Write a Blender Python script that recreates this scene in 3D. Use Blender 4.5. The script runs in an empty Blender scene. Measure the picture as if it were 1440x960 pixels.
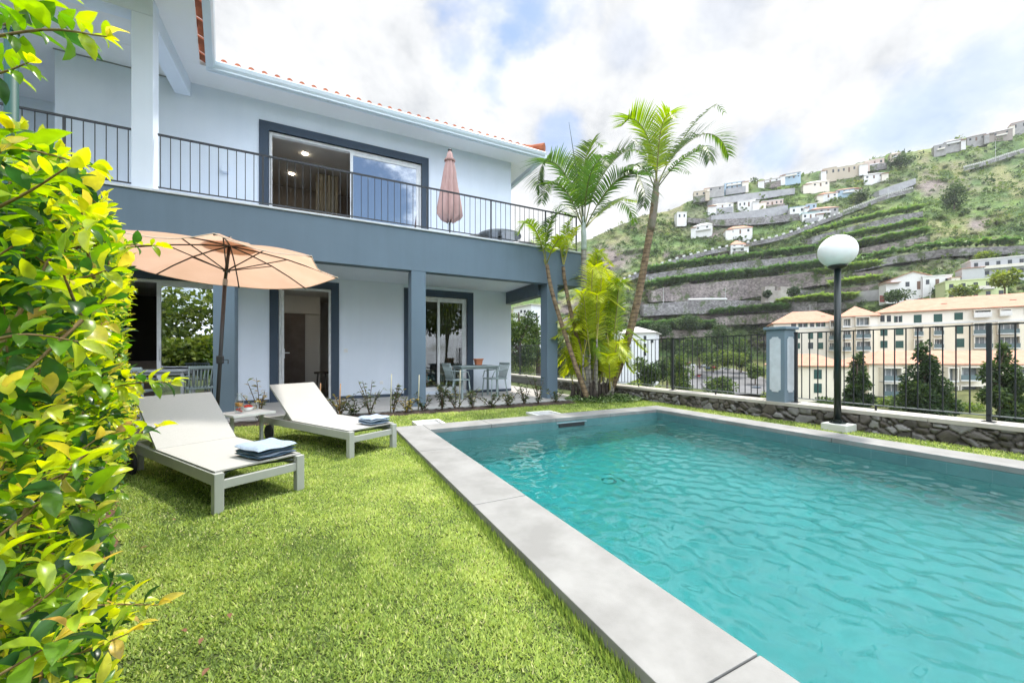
import bpy, bmesh, math, random
import numpy as np
from mathutils import Vector, Matrix
R = math.radians
random.seed(7)
rng = np.random.default_rng(11)
scene = bpy.context.scene
COL = scene.collection

# ------------------------------------------------------------------ camera model (pixels of the 1440x960 photograph)
FPX, HY, TH, EYE = 538.72, 498.34, R(26.69), 1.11
CT, ST = math.cos(TH), math.sin(TH)

def D(px, py, d):
    u = (px - 720) / FPX * d
    return Vector((d*ST + u*CT, d*CT - u*ST, EYE - (py-HY)*d/FPX))
def G(px, py, z=0.0):
    return D(px, py, (EYE - z)*FPX/(py-HY))
def PY(px, py, y):
    t = (px-720)/FPX
    return D(px, py, y/(CT - t*ST))
def PX(px, py, x):
    t = (px-720)/FPX
    return D(px, py, x/(ST + t*CT))

# ------------------------------------------------------------------ objects
WL = {}
def tag(o, label=None, cat=None, group=None, kind=None):
    if label: o['label'] = label
    if cat: o['category'] = cat
    if group: o['group'] = group
    if kind: o['kind'] = kind
    return o
def empty(name, loc=(0, 0, 0), label=None, cat=None, group=None):
    o = bpy.data.objects.new(name, None)
    o.empty_display_size = 0.1
    COL.objects.link(o)
    o.location = loc
    WL[o.name] = Vector(loc)
    return tag(o, label, cat, group)
def kids(o):
    return [c for c in bpy.data.objects if c.parent == o]
def copy_tree(o, parent=None):
    c = o.copy(); COL.objects.link(c)
    if parent is not None: c.parent = parent
    for ch in kids(o): copy_tree(ch, c)
    return c
def link_mesh(name, me, mat, parent=None):
    o = bpy.data.objects.new(name, me)
    for m in (mat if isinstance(mat, (list, tuple)) else [mat]):
        me.materials.append(m)
    COL.objects.link(o)
    if parent is not None:
        o.parent = parent
        WL[o.name] = WL[parent.name]
    else:
        WL[o.name] = Vector((0, 0, 0))
    return o

class MB:
    """collects shapes, then links them as one mesh object"""
    def __init__(s): s.v = []; s.f = []; s.m = []; s.cur = 0
    def add(s, vs, fs):
        b = len(s.v)
        s.v += [tuple(v) for v in vs]
        for f in fs:
            s.f.append([i+b for i in f]); s.m.append(s.cur)
        return s
    def box(s, x0, y0, z0, x1, y1, z1, bev=0.0):
        if bev > 0: return s.bbox(x0, y0, z0, x1, y1, z1, bev)
        vs = [(x, y, z) for z in (z0, z1) for y in (y0, y1) for x in (x0, x1)]
        return s.add(vs, [(0,2,3,1),(4,5,7,6),(0,1,5,4),(2,6,7,3),(0,4,6,2),(1,3,7,5)])
    def bbox(s, x0, y0, z0, x1, y1, z1, b):
        bm = bmesh.new()
        bmesh.ops.create_cube(bm, size=1)
        for v in bm.verts:
            v.co = Vector(((x0+x1)/2+v.co.x*(x1-x0), (y0+y1)/2+v.co.y*(y1-y0), (z0+z1)/2+v.co.z*(z1-z0)))
        bmesh.ops.bevel(bm, geom=bm.edges[:], offset=b, segments=2, affect='EDGES', profile=0.6)
        bm.verts.index_update()
        vs = [v.co.copy() for v in bm.verts]; fs = [[v.index for v in f.verts] for f in bm.faces]
        bm.free()
        return s.add(vs, fs)
    def obox(s, o, ax, ay, az, bev=0.0):
        """box from corner o along three edge vectors"""
        t = MB()
        if bev: t.bbox(0, 0, 0, ax.length, ay.length, az.length, bev)
        else: t.box(0, 0, 0, ax.length, ay.length, az.length)
        a, b, c = ax.normalized(), ay.normalized(), az.normalized()
        return s.add([Vector(o)+a*v[0]+b*v[1]+c*v[2] for v in t.v], t.f)
    def bar(s, p, q, w, h, up=(0, 0, 1)):
        p, q = Vector(p), Vector(q); d = q-p; n = d.normalized()
        u = Vector(up); sd = n.cross(u)
        if sd.length < 1e-4: sd = n.cross(Vector((1, 0, 0)))
        sd.normalize(); u = sd.cross(n)
        return s.obox(p - sd*w/2 - u*h/2, d, sd*w, u*h)
    def tube(s, pts, r, n=8, cap=True):
        pts = [Vector(p) for p in pts]
        rs = r if isinstance(r, (list, tuple)) else [r]*len(pts)
        vs, fs = [], []
        ref = Vector((0, 0, 1))
        for i, p in enumerate(pts):
            t = (pts[min(i+1, len(pts)-1)] - pts[max(i-1, 0)]).normalized()
            a = t.cross(ref)
            if a.length < 0.05: a = t.cross(Vector((1, 0, 0)))
            a.normalize(); b = t.cross(a)
            for k in range(n):
                A = 2*math.pi*k/n
                vs.append(p + (a*math.cos(A)+b*math.sin(A))*rs[i])
        for i in range(len(pts)-1):
            for k in range(n):
                k2 = (k+1) % n
                fs.append((i*n+k, i*n+k2, (i+1)*n+k2, (i+1)*n+k))
        if cap:
            fs.append(tuple(range(n))[::-1]); fs.append(tuple((len(pts)-1)*n+k for k in range(n)))
        return s.add(vs, fs)
    def lathe(s, prof, c=(0, 0, 0), n=24, caps=True):
        vs, fs = [], []
        for (r, z) in prof:
            for k in range(n):
                A = 2*math.pi*k/n
                vs.append((c[0]+r*math.cos(A), c[1]+r*math.sin(A), c[2]+z))
        for i in range(len(prof)-1):
            for k in range(n):
                k2 = (k+1) % n
                fs.append((i*n+k, i*n+k2, (i+1)*n+k2, (i+1)*n+k))
        if caps:
            fs.append(tuple(range(n))[::-1]); fs.append(tuple((len(prof)-1)*n+k for k in range(n)))
        return s.add(vs, fs)
    def poly(s, pts): return s.add(pts, [tuple(range(len(pts)))])
    def prism(s, pts, ext):
        """polygon pts (3D) extruded by vector ext"""
        n = len(pts); e = Vector(ext)
        vs = [Vector(p) for p in pts] + [Vector(p)+e for p in pts]
        return s.add(vs, [tuple(range(n))[::-1], tuple(range(n, 2*n))] + [(i, (i+1) % n, n+(i+1) % n, n+i) for i in range(n)])
    def build(s, name, mat, parent=None, smooth=False, fix=True):
        me = bpy.data.meshes.new(name)
        off = WL[parent.name] if parent is not None else Vector((0, 0, 0))
        me.from_pydata([(v[0]-off.x, v[1]-off.y, v[2]-off.z) for v in s.v], [], s.f)
        if len(set(s.m)) > 1: me.polygons.foreach_set('material_index', s.m)
        if fix:
            bm = bmesh.new(); bm.from_mesh(me)
            bmesh.ops.recalc_face_normals(bm, faces=bm.faces[:]); bm.to_mesh(me); bm.free()
        if smooth: me.polygons.foreach_set('use_smooth', [True]*len(me.polygons))
        me.update()
        return link_mesh(name, me, mat, parent)

def np_mesh(name, V, faces, mat, parent=None, smooth=False, tint=None):
    """V (n,3); faces: list of (m,k) int arrays"""
    V = np.asarray(V, dtype=np.float32)
    if parent is not None: V = V - np.array(WL[parent.name], dtype=np.float32)
    me = bpy.data.meshes.new(name)
    me.vertices.add(len(V)); me.vertices.foreach_set('co', V.ravel())
    loops = np.concatenate([f.ravel() for f in faces]).astype(np.int32)
    tot = np.concatenate([np.full(len(f), f.shape[1]) for f in faces]).astype(np.int32)
    st = np.concatenate([[0], np.cumsum(tot)[:-1]]).astype(np.int32)
    me.loops.add(len(loops)); me.loops.foreach_set('vertex_index', loops)
    me.polygons.add(len(tot)); me.polygons.foreach_set('loop_start', st); me.polygons.foreach_set('loop_total', tot)
    if smooth: me.polygons.foreach_set('use_smooth', np.ones(len(tot), dtype=bool))
    me.update(calc_edges=True)
    if tint is not None:
        a = me.attributes.new('tint', 'FLOAT', 'POINT'); a.data.foreach_set('value', np.asarray(tint, dtype=np.float32))
    return link_mesh(name, me, mat, parent)

def norm(a): return a/np.maximum(np.linalg.norm(a, axis=-1, keepdims=True), 1e-9)
RINGS = {2: [(0.5, 1.0)], 3: [(0.3, .85), (0.68, .85)], 4: [(0.14, .5), (0.36, .95), (0.62, .95), (0.85, .55)]}
def leaf_batch(P, Dr, N, L, W, tint, seg=3, curl=0.25, fold=0.18):
    """N leaves as folded blades with rounded outline; returns V, faces, tint"""
    n = len(P); T = norm(Dr); S = norm(np.cross(T, N)); U = np.cross(S, T)
    rings = RINGS[seg]; k = 2+3*len(rings)
    V = np.zeros((n, k, 3))
    L = L[:, None]; W = W[:, None]
    def pt(t): return P + T*L*t + U*L*(curl*(t - t*t*1.6))
    V[:, 0] = P
    for i, (t, w) in enumerate(rings):
        c = pt(t); V[:, 1+3*i] = c - S*W*w/2 + U*W*w*fold; V[:, 2+3*i] = c; V[:, 3+3*i] = c + S*W*w/2 + U*W*w*fold
    V[:, k-1] = pt(1.0)
    base = (np.arange(n)*k)[:, None]
    tris = [base+np.array([[0, 2, 1]]), base+np.array([[0, 3, 2]]), base+np.array([[k-4, k-3, k-1]]), base+np.array([[k-3, k-2, k-1]])]
    quads = []
    for i in range(len(rings)-1):
        a = 1+3*i
        quads += [base+np.array([[a, a+1, a+4, a+3]]), base+np.array([[a+1, a+2, a+5, a+4]])]
    return V.reshape(-1, 3), [np.concatenate(tris)] + ([np.concatenate(quads)] if quads else []), np.repeat(tint, k)
def join_batches(bs):
    Vs, F3, F4, Ts, o = [], [], [], [], 0
    for V, fs, t in bs:
        for f in fs: (F3 if f.shape[1] == 3 else F4).append(f+o)
        Vs.append(V); Ts.append(t); o += len(V)
    return np.concatenate(Vs), [np.concatenate(x) for x in (F3, F4) if x], np.concatenate(Ts)

def vnoise(x, y, seed=0):
    """smooth value noise on arrays"""
    def h(i, j):
        n = np.sin(i*127.1 + j*311.7 + seed*74.7)*43758.5453
        return n - np.floor(n)
    xi, yi = np.floor(x), np.floor(y); xf, yf = x-xi, y-yi
    u, v = xf*xf*(3-2*xf), yf*yf*(3-2*yf)
    return (h(xi, yi)*(1-u)+h(xi+1, yi)*u)*(1-v) + (h(xi, yi+1)*(1-u)+h(xi+1, yi+1)*u)*v
def fbm(x, y, seed=0, o=4):
    t = 0; a = .5
    for k in range(o):
        t = t + a*vnoise(x*2**k, y*2**k, seed+k); a *= .5
    return t

# ------------------------------------------------------------------ materials
class NT:
    def __init__(s, m):
        m.use_nodes = True; s.t = m.node_tree; s.t.nodes.clear()
    def n(s, typ, **kw):
        nd = s.t.nodes.new(typ)
        ins = kw.pop('ins', {})
        for k, v in kw.items(): setattr(nd, k, v)
        for k, v in ins.items():
            if isinstance(v, tuple) and len(v) == 2 and hasattr(v[0], 'outputs'): s.t.links.new(v[0].outputs[v[1]], nd.inputs[k])
            elif hasattr(v, 'outputs'): s.t.links.new(v.outputs[0], nd.inputs[k])
            else:
                if isinstance(v, tuple) and len(v) == 3 and len(getattr(nd.inputs[k], 'default_value', ())) == 4: v = (*v, 1)
                nd.inputs[k].default_value = v
        return nd
    def ramp(s, fac, stops, interp='LINEAR'):
        r = s.n('ShaderNodeValToRGB', ins={'Fac': fac}); e = r.color_ramp.elements; r.color_ramp.interpolation = interp
        while len(e) < len(stops): e.new(0.5)
        for x, (p, c) in zip(e, stops):
            x.position = p; x.color = (*c, 1) if len(c) == 3 else c
        return r
    def out(s, sh): s.n('ShaderNodeOutputMaterial', ins={'Surface': sh})
MATS = {}
def M(name, col, rough=.6, col2=None, scale=8.0, bump=0.0, bscale=None, metal=0.0, spec=.5, detail=4.0, coat=0.0, contrast=(.35, .65), streak=0.0):
    if name in MATS: return MATS[name]
    m = bpy.data.materials.new(name); t = NT(m)
    tc = t.n('ShaderNodeTexCoord')
    if col2 is None: col2 = tuple(c*.86 for c in col)
    nz = t.n('ShaderNodeTexNoise', ins={'Vector': (tc, 'Object'), 'Scale': scale, 'Detail': detail, 'Roughness': .6})
    cr = t.ramp((nz, 'Fac'), [(contrast[0], col2), (contrast[1], col)])
    csrc = (cr, 'Color')
    if streak:
        mps = t.n('ShaderNodeMapping', ins={'Vector': (tc, 'Object'), 'Scale': (2.6, 2.6, .16)}); ns = t.n('ShaderNodeTexNoise', ins={'Vector': mps, 'Scale': 1.6, 'Detail': 6.0, 'Roughness': .65})
        ms = t.n('ShaderNodeMapRange', ins={'Value': (ns, 'Fac'), 'From Min': .3, 'From Max': .62, 'To Min': 1-streak, 'To Max': 1.0})
        csrc = (t.n('ShaderNodeVectorMath', operation='SCALE', ins={0: csrc, 'Scale': (ms, 0)}), 0)
    kw = {'Base Color': csrc, 'Roughness': rough, 'Metallic': metal, 'Specular IOR Level': spec, 'Coat Weight': coat}
    if bump:
        nb = t.n('ShaderNodeTexNoise', ins={'Vector': (tc, 'Object'), 'Scale': bscale or scale*6, 'Detail': 3.0})
        kw['Normal'] = (t.n('ShaderNodeBump', ins={'Strength': bump, 'Distance': .01, 'Height': (nb, 'Fac')}), 'Normal')
    t.out(t.n('ShaderNodeBsdfPrincipled', ins=kw))
    MATS[name] = m; return m
def leafmat(name, stops, transl=.45, rough=.45, tcol=None, spec=.4):
    if name in MATS: return MATS[name]
    m = bpy.data.materials.new(name); t = NT(m)
    at = t.n('ShaderNodeAttribute', attribute_name='tint')
    crr = t.ramp((at, 'Fac'), stops); tcl = t.n('ShaderNodeTexCoord')
    nzl = t.n('ShaderNodeTexNoise', ins={'Vector': (tcl, 'Object'), 'Scale': 55.0, 'Detail': 4.0}); mrl = t.n('ShaderNodeMapRange', ins={'Value': (nzl, 'Fac'), 'From Min': .3, 'From Max': .7, 'To Min': .78, 'To Max': 1.16})
    cr = t.n('ShaderNodeMix', data_type='RGBA', blend_type='MULTIPLY', ins={'Factor': 1.0, 6: (crr, 'Color'), 7: mrl})
    p = t.n('ShaderNodeBsdfPrincipled', ins={'Base Color': (cr, 2), 'Roughness': rough, 'Specular IOR Level': spec})
    hs = t.n('ShaderNodeHueSaturation', ins={'Saturation': 1.1, 'Value': 1.5, 'Color': (cr, 2)})
    tr = t.n('ShaderNodeBsdfTranslucent', ins={'Color': (hs, 'Color')})
    mx = t.n('ShaderNodeMixShader', ins={0: transl, 1: p, 2: tr})
    t.out(mx); MATS[name] = m; return m
def glassmat(name, tint=(.93, .96, .97), rough=0.0, ior=1.5, boost=1.0):
    if name in MATS: return MATS[name]
    m = bpy.data.materials.new(name); t = NT(m)
    f0 = min(.9, .04*boost)
    lw = t.n('ShaderNodeLayerWeight', ins={'Blend': .5})
    pw = t.n('ShaderNodeMath', operation='POWER', ins={0: (lw, 'Facing'), 1: 4.0})
    mu = t.n('ShaderNodeMath', operation='MULTIPLY_ADD', use_clamp=True, ins={0: pw, 1: 1-f0, 2: f0})
    tr = t.n('ShaderNodeBsdfTransparent', ins={'Color': tint}); gl = t.n('ShaderNodeBsdfGlossy', ins={'Roughness': rough, 'Color': (1., 1., 1.)})
    t.out(t.n('ShaderNodeMixShader', ins={0: mu, 1: tr, 2: gl})); MATS[name] = m; return m
def emit(name, col, s):
    m = bpy.data.materials.new(name); t = NT(m)
    t.out(t.n('ShaderNodeEmission', ins={'Color': col, 'Strength': s})); MATS[name] = m; return m

W_ = M('white_plaster', (.73, .79, .885), .8, (.69, .755, .855), 1.2, bump=.15, bscale=180, streak=.03)  # white paint with the blue of the skylight put into its colour
WIN = M('interior_plaster', (.62, .60, .57), .9, (.60, .58, .55), 1.5)
BLUE = M('blue_grey_plaster', (.125, .178, .225), .75, (.114, .164, .209), .9, bump=.12, bscale=160, streak=.08)
NAVY = M('navy_trim', (.040, .062, .095), .7, (.034, .054, .083), 2.5, bump=.1, bscale=150)
FRAME = M('white_aluminium', (.78, .79, .80), .35)
BLACK = M('black_iron', (.018, .022, .026), .45, spec=.5)
LOUNGE = M('grey_aluminium', (.40, .41, .38), .45, (.37, .38, .35), 6)
SLING = M('white_mesh_fabric', (.39, .385, .365), .85, (.365, .36, .34), 90, bump=.35, bscale=700)
DGREEN = M('dark_green_metal', (.008, .017, .017), .35)
CONC = M('pale_concrete', (.50, .495, .47), .8, (.44, .435, .415), 2.5, bump=.2, bscale=80)
WOOD = M('wood', (.42, .24, .11), .6, (.34, .18, .08), 8)
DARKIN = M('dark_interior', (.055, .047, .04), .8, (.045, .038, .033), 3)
SOIL = M('dark_soil', (.06, .04, .028), .95, (.03, .02, .014), 14, bump=1.0, bscale=40)
GLASS = glassmat('window_glass', (.88, .91, .92), boost=1.8)
GLASSR = glassmat('window_glass_coated', (.5, .55, .58), boost=12.0)
CLEAR = glassmat('clear_glass', (.96, .98, .98), boost=1.2)
# ------------------------------------------------------------------ camera, sun, sky
cam = bpy.data.cameras.new('camera'); cam.sensor_width = 36; cam.sensor_fit = 'HORIZONTAL'
cam.lens = 36*FPX/1440; cam.shift_y = (HY-480)/1440; cam.clip_start = .02; cam.clip_end = 5000
co = bpy.data.objects.new('camera', cam); COL.objects.link(co)
co.location = (0, 0, EYE); co.rotation_euler = (R(90), 0, -TH)
scene.camera = co

SUN_EL, SUN_AZ = R(67), R(26)          # azimuth from +x towards +y
sd = Vector((math.cos(SUN_EL)*math.cos(SUN_AZ), math.cos(SUN_EL)*math.sin(SUN_AZ), math.sin(SUN_EL)))
sl = bpy.data.lights.new('sun', 'SUN'); sl.energy = 3.4; sl.angle = R(3.0); sl.color = (1, .945, .86)
so = bpy.data.objects.new('sun', sl); COL.objects.link(so); so.rotation_euler = sd.to_track_quat('Z', 'Y').to_euler()
so.location = (20, 10, 40)

wd = bpy.data.worlds.new('World'); scene.world = wd; wd.use_nodes = True
t = NT(wd)
sky = t.n('ShaderNodeTexSky', sky_type='NISHITA', sun_disc=False, sun_elevation=SUN_EL, sun_rotation=math.atan2(sd.x, sd.y), altitude=50.0, air_density=1.0, dust_density=.6, ozone_density=1.5)
tc = t.n('ShaderNodeTexCoord')
sep = t.n('ShaderNodeSeparateXYZ', ins={0: (tc, 'Generated')})
zz = t.n('ShaderNodeMath', operation='MAXIMUM', ins={0: (sep, 'Z'), 1: 0.0})
za = t.n('ShaderNodeMath', operation='ADD', ins={0: zz, 1: .48})
dx = t.n('ShaderNodeMath', operation='DIVIDE', ins={0: (sep, 'X'), 1: za})
dy = t.n('ShaderNodeMath', operation='DIVIDE', ins={0: (sep, 'Y'), 1: za})
pl = t.n('ShaderNodeCombineXYZ', ins={0: dx, 1: dy, 2: 0.0})
n1 = t.n('ShaderNodeTexNoise', ins={'Vector': pl, 'Scale': 1.5, 'Detail': 8.0, 'Roughness': .62, 'Distortion': .1})
n2 = t.n('ShaderNodeTexNoise', ins={'Vector': pl, 'Scale': 4.6, 'Detail': 9.0, 'Roughness': .62, 'Distortion': .15})
# breaks in the cloud deck: cones of direction, their edge torn by noise
wig = t.n('ShaderNodeMath', operation='SUBTRACT', ins={0: (n2, 'Fac'), 1: .5})
total = None
def skydir(px, py): return (D(px, py, 1) - Vector((0, 0, EYE))).normalized()
for (px, py, rad, amt) in ((738, 15, 5.2, 1.0), (722, 50, 5.0, 1.0), (700, 85, 4.2, .9), (690, 118, 3.4, .8), (650, 85, 3.6, .6), (786, 186, 2.8, .65), (720, -60, 9, 1.0), (1240, 178, 4.0, .5), (1290, 165, 4.5, .5), (1345, 140, 4.5, .42), (1410, 95, 5.5, .45), (1440, 60, 5, .35), (1085, 214, 2.6, .5), (885, 60, 3, .18), (1010, 20, 4, .12), ((.15, -1.04, .42), 0, 20, 1.0), ((.6, -.8, .28), 0, 11, .95), ((-.35, -.9, .22), 0, 13, .9)):
    v = Vector(px).normalized() if isinstance(px, tuple) else skydir(px, py)
    dt = t.n('ShaderNodeVectorMath', operation='DOT_PRODUCT', ins={0: (tc, 'Generated'), 1: tuple(v)})
    ac = t.n('ShaderNodeMath', operation='ARCCOSINE', ins={0: (dt, 'Value')})
    wg = t.n('ShaderNodeMath', operation='MULTIPLY_ADD', ins={0: wig, 1: R(rad*3.2), 2: ac})
    mr = t.n('ShaderNodeMapRange', interpolation_type='SMOOTHSTEP', ins={'Value': wg, 'From Min': R(rad*1.15), 'From Max': R(rad*.1), 'To Min': 0.0, 'To Max': amt})
    total = mr if total is None else t.n('ShaderNodeMath', operation='MAXIMUM', ins={0: (total, 0), 1: (mr, 0)})
# general thin cover
thin = t.n('ShaderNodeMapRange', ins={'Value': (n1, 'Fac'), 'From Min': .60, 'From Max': .80, 'To Min': 0.0, 'To Max': .35})
hole = t.n('ShaderNodeMath', operation='MAXIMUM', ins={0: total, 1: (thin, 0)})
shade = t.ramp((n2, 'Fac'), [(.30, (.38, .40, .43)), (.42, (.535, .546, .56)), (.58, (.67, .676, .685))])
skb = t.n('ShaderNodeVectorMath', operation='SCALE', ins={0: (sky, 'Color'), 'Scale': .135})
# deck brightened overhead and behind the viewer as added bluish fill for the facade
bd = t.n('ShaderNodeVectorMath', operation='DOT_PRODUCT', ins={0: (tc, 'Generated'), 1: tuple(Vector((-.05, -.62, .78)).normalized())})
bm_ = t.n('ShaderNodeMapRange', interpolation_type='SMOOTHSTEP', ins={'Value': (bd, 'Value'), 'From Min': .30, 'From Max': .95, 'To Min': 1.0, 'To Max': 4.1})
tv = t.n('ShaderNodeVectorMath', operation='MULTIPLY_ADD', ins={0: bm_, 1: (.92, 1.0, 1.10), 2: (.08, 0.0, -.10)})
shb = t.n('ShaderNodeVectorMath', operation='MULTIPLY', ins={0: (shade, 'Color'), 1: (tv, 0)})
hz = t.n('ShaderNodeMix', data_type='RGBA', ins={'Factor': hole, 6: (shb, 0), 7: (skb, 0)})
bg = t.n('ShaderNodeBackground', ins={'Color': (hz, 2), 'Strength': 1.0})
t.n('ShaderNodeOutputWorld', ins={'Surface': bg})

scene.view_settings.view_transform = 'Standard'; scene.view_settings.look = 'None'
scene.view_settings.exposure = .68; scene.view_settings.gamma = 1.0
scene.render.engine = 'CYCLES'
cy = scene.cycles
cy.use_denoising = True
try: cy.denoiser = 'OPENIMAGEDENOISE'; cy.denoising_prefilter = 'ACCURATE'; cy.denoising_input_passes = 'RGB_ALBEDO_NORMAL'
except Exception: pass
cy.max_bounces = 10; cy.diffuse_bounces = 5; cy.glossy_bounces = 5; cy.transmission_bounces = 6; cy.transparent_max_bounces = 16
cy.caustics_reflective = False; cy.caustics_refractive = True
cy.sample_clamp_indirect = 6.0
# ------------------------------------------------------------------ villa
WY, FY = 10.19, 8.01
villa = empty('villa', (0, WY, 0), 'two-storey white villa with blue grey balcony band and orange tiled roof', 'house')
def part(name, mat, fn, parent=villa, smooth=False):
    mb = MB(); fn(mb); return mb.build(name, mat, parent, smooth)
def wall_with(x0, x1, z0, z1, ops, y0=WY, th=.25):
    mb = MB(); x = x0
    for (a, b, c, d) in ops:
        mb.box(x, y0, z0, a, y0+th, z1)
        if c > z0: mb.box(a, y0, z0, b, y0+th, c)
        if d < z1: mb.box(a, y0, d, b, y0+th, z1)
        x = b
    mb.box(x, y0, z0, x1, y0+th, z1)
    return mb
LD = (-4.9, -1.79, .04, 2.64); MD = (-.83, .25, .04, 2.67); RD = (2.15, 3.71, .12, 2.67); UD = (-1.02, 2.43, 3.72, 6.17)
wall_with(-9.2, 5.09, 0.0, 2.95, [LD, MD, RD]).build('wall', W_, villa)
wall_with(-4.4, 5.09, 3.66, 6.80, [UD]).build('wall', W_, villa)
part('wall', W_, lambda b: b.box(4.84, WY+.25, 0, 5.09, 19, 6.8))
part('wall', W_, lambda b: b.box(-4.4, WY+.25, 3.66, -4.15, 12.4, 6.8))
part('wall', W_, lambda b: b.box(-9.2, 12.4, 3.66, -4.15, 12.65, 6.8))
part('wall', W_, lambda b: b.box(-9.2, 19, 0, 5.09, 19.25, 6.8))
part('wall', W_, lambda b: b.box(-9.45, WY, 0, -9.2, 19, 6.8))
# baseboards and window surrounds
def surround(op, w=.18, top=True, base=0.0):
    a, b, c, d = op; y0, y1 = WY-.028, WY+.06
    def f(mb):
        mb.box(a-w, y0, base, a, y1, d+(w if top else 0)); mb.box(b, y0, base, b+w, y1, d+(w if top else 0))
        if top: mb.box(a, y0, d, b, y1, d+w)
    return part('window_surround', NAVY, f)
surround(LD); surround(MD, .175, False); surround(RD); surround(UD, .185, base=3.66)
part('lintel_trim', NAVY, lambda b: b.box(-1.005, WY-.027, 2.67, .425, WY+.05, 2.84))
for x0, x1 in ((-1.60, -1.01), (.43, 1.96), (3.9, 5.09)): part('baseboard', NAVY, lambda b: b.box(x0, WY-.02, 0.0, x1, WY+.05, .10))
# slab, fascia, balcony
part('balcony_fascia', BLUE, lambda b: b.box(-9.2, FY, 2.851, 6.02, FY+.24, 3.695))
part('balcony_fascia', BLUE, lambda b: b.box(5.80, FY+.243, 2.851, 6.02, 12.6, 3.695))
part('balcony_coping', M('balcony_cap', (.60, .63, .66), .7), lambda b: b.box(-9.2, FY-.035, 3.698, 6.055, FY+.30, 3.735, .008))
part('balcony_slab', W_, lambda b: b.box(-9.2, FY+.245, 2.94, 5.795, WY-.003, 3.66))
part('balcony_slab', W_, lambda b: b.box(5.093, WY, 2.94, 5.795, 12.6, 3.66))
part('balcony_slab', W_, lambda b: b.box(-9.2, WY+.253, 2.95, -4.153, 12.4, 3.655))
part('beam', M('dark_grey_plaster', (.10, .13, .165), .8), lambda b: b.box(4.92, FY+.33, 2.60, 5.16, WY-.004, 2.938))  # beam in a darker grey than the fascia
def column(x, y, w, dpt, z0, z1, mat, nm='column'): part(nm, mat, lambda b: b.box(x, y, z0, x+w, y+dpt, z1, .006))
for x in (5.0, 1.70, -1.60, -4.9): column(x, FY+.004, .30, .32, 0.0, 2.849, BLUE)
column(-2.635, FY+.03, .26, .25, 3.737, 6.50, W_)
part('beam', W_, lambda b: b.box(-9.2, FY+.03, 6.503, -2.375, FY+.28, 6.80))
part('beam', W_, lambda b: b.box(-2.66, FY+.283, 6.503, -2.40, WY-.003, 6.80))
# soffits
K0, K1 = Vector((-1.98, 9.47, 0)), Vector((-1.66, 7.7, 0)); kd = (K1-K0).normalized()
KF = K0 + kd*4.6
SOF = M('soffit_paint', (.78, .785, .80), .85, (.76, .765, .78), .8)
def soff(b):
    z = 6.80
    b.prism([(-9.6, 9.47, z), (-9.6, KF.y, z), (KF.x-.12, KF.y, z), (K0.x-.12, 9.47, z)], (0, 0, .1))
    b.prism([(-9.6, 9.475, z), (5.70, 9.475, z), (5.70, 19.6, z), (-9.6, 19.6, z)], (0, 0, .1))
part('soffit', SOF, soff)
part('ceiling_line', M('ceiling_line_grey', (.30, .31, .32), .8), lambda b: b.box(-4.42, WY-.012, 6.775, -2.65, WY-.002, 6.797))  # thin grey strip along the wall top under the soffit
# roof: corrugated barrel tiles, main slope rising to the ridge
TILE = M('terracotta_tiles', (.46, .15, .065), .75, (.33, .09, .04), 5, bump=.3, bscale=60)
def roof_main():
    y0, y1, z0, sl = 9.44, 14.6, 6.93, math.tan(R(19)); per = 12
    xs, prof = [], []
    x = -2.0; pitch = .229
    n = int((5.72+2.0)/pitch*per)
    V, F = [], []
    for i in range(n+1):
        xx = -2.0+i*pitch/per; ph = (i % per)/per
        h = .075*math.sqrt(max(0, 1-((ph-.27)/.27)**2)) if ph < .54 else -.03*math.sin((ph-.54)/.46*math.pi)
        yend = y1 if xx < 1.0 else max(y0+.05, y1-(xx-1.0)*1.09)
        for y in (y0, y0+.02, yend):
            V.append((xx, y, z0+(y-y0)*sl+h))
    for i in range(n):
        for j in range(2): F.append((i*3+j, i*3+j+1, (i+1)*3+j+1, (i+1)*3+j))
    mb = MB(); mb.add(V, F)
    for i in range(int(n/per)):                    # end faces of the tiles
        for k in range(6):
            a, c = i*per+k, i*per+k+1
            if c <= n: mb.add([V[a*3], V[c*3], (V[c*3][0], y0, z0-.035), (V[a*3][0], y0, z0-.035)], [(0, 1, 2, 3)])
    mb.build('roof', TILE, villa)
roof_main()
def hip(b):
    p0, p1 = Vector((5.74, 9.42, 6.99)), Vector((1.0, 14.6, 8.72))
    b.tube([p0+Vector((.02, -.03, .05)), p0.lerp(p1, .05), p0.lerp(p1, .5), p1], [.12, .10, .10, .10], 10)
    b.prism([(5.72, 9.45, 6.93), (1.0, 14.6, 8.72), (5.72, 19.6, 6.93)], (.02, 0, -.03))
    b.prism([(-9.6, 14.6, 8.72), (1.0, 14.6, 8.72), (5.72, 19.6, 6.93), (-9.6, 19.6, 6.93)], (0, 0, -.03))
    b.prism([(-9.6, 9.5, 6.93), (-2.0, 9.5, 6.93), (-2.0, 14.6, 8.70), (-9.6, 14.6, 8.70)], (0, 0, -.02))
part('hip_ridge', TILE, hip)
def wingroof(b):                                   # tiles of the wing, seen from below along its edge
    nrm = Vector((kd.y, -kd.x, 0)) * -1
    if nrm.x < 0: nrm = -nrm
    L = 4.6; k = 0; s = 0.0
    while s < L:
        a = K0 + kd*s; c = K0 + kd*min(L, s+.195)
        dz = .03*(k % 2)
        b.prism([a-nrm*.125+Vector((0, 0, 6.885+dz)), c-nrm*.125+Vector((0, 0, 6.90+dz)), c+nrm*.03+Vector((0, 0, 6.845+dz)), a+nrm*.03+Vector((0, 0, 6.83+dz))], (0, 0, .035))
        s += .235; k += 1
    b.prism([K0-nrm*.2+Vector((0, 0, 6.93)), KF-nrm*.2+Vector((0, 0, 6.93)), (-9.6, KF.y, 8.6), (-9.6, 9.5, 8.6)], (0, 0, .04))
part('wing_roof', TILE, wingroof)
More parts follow.
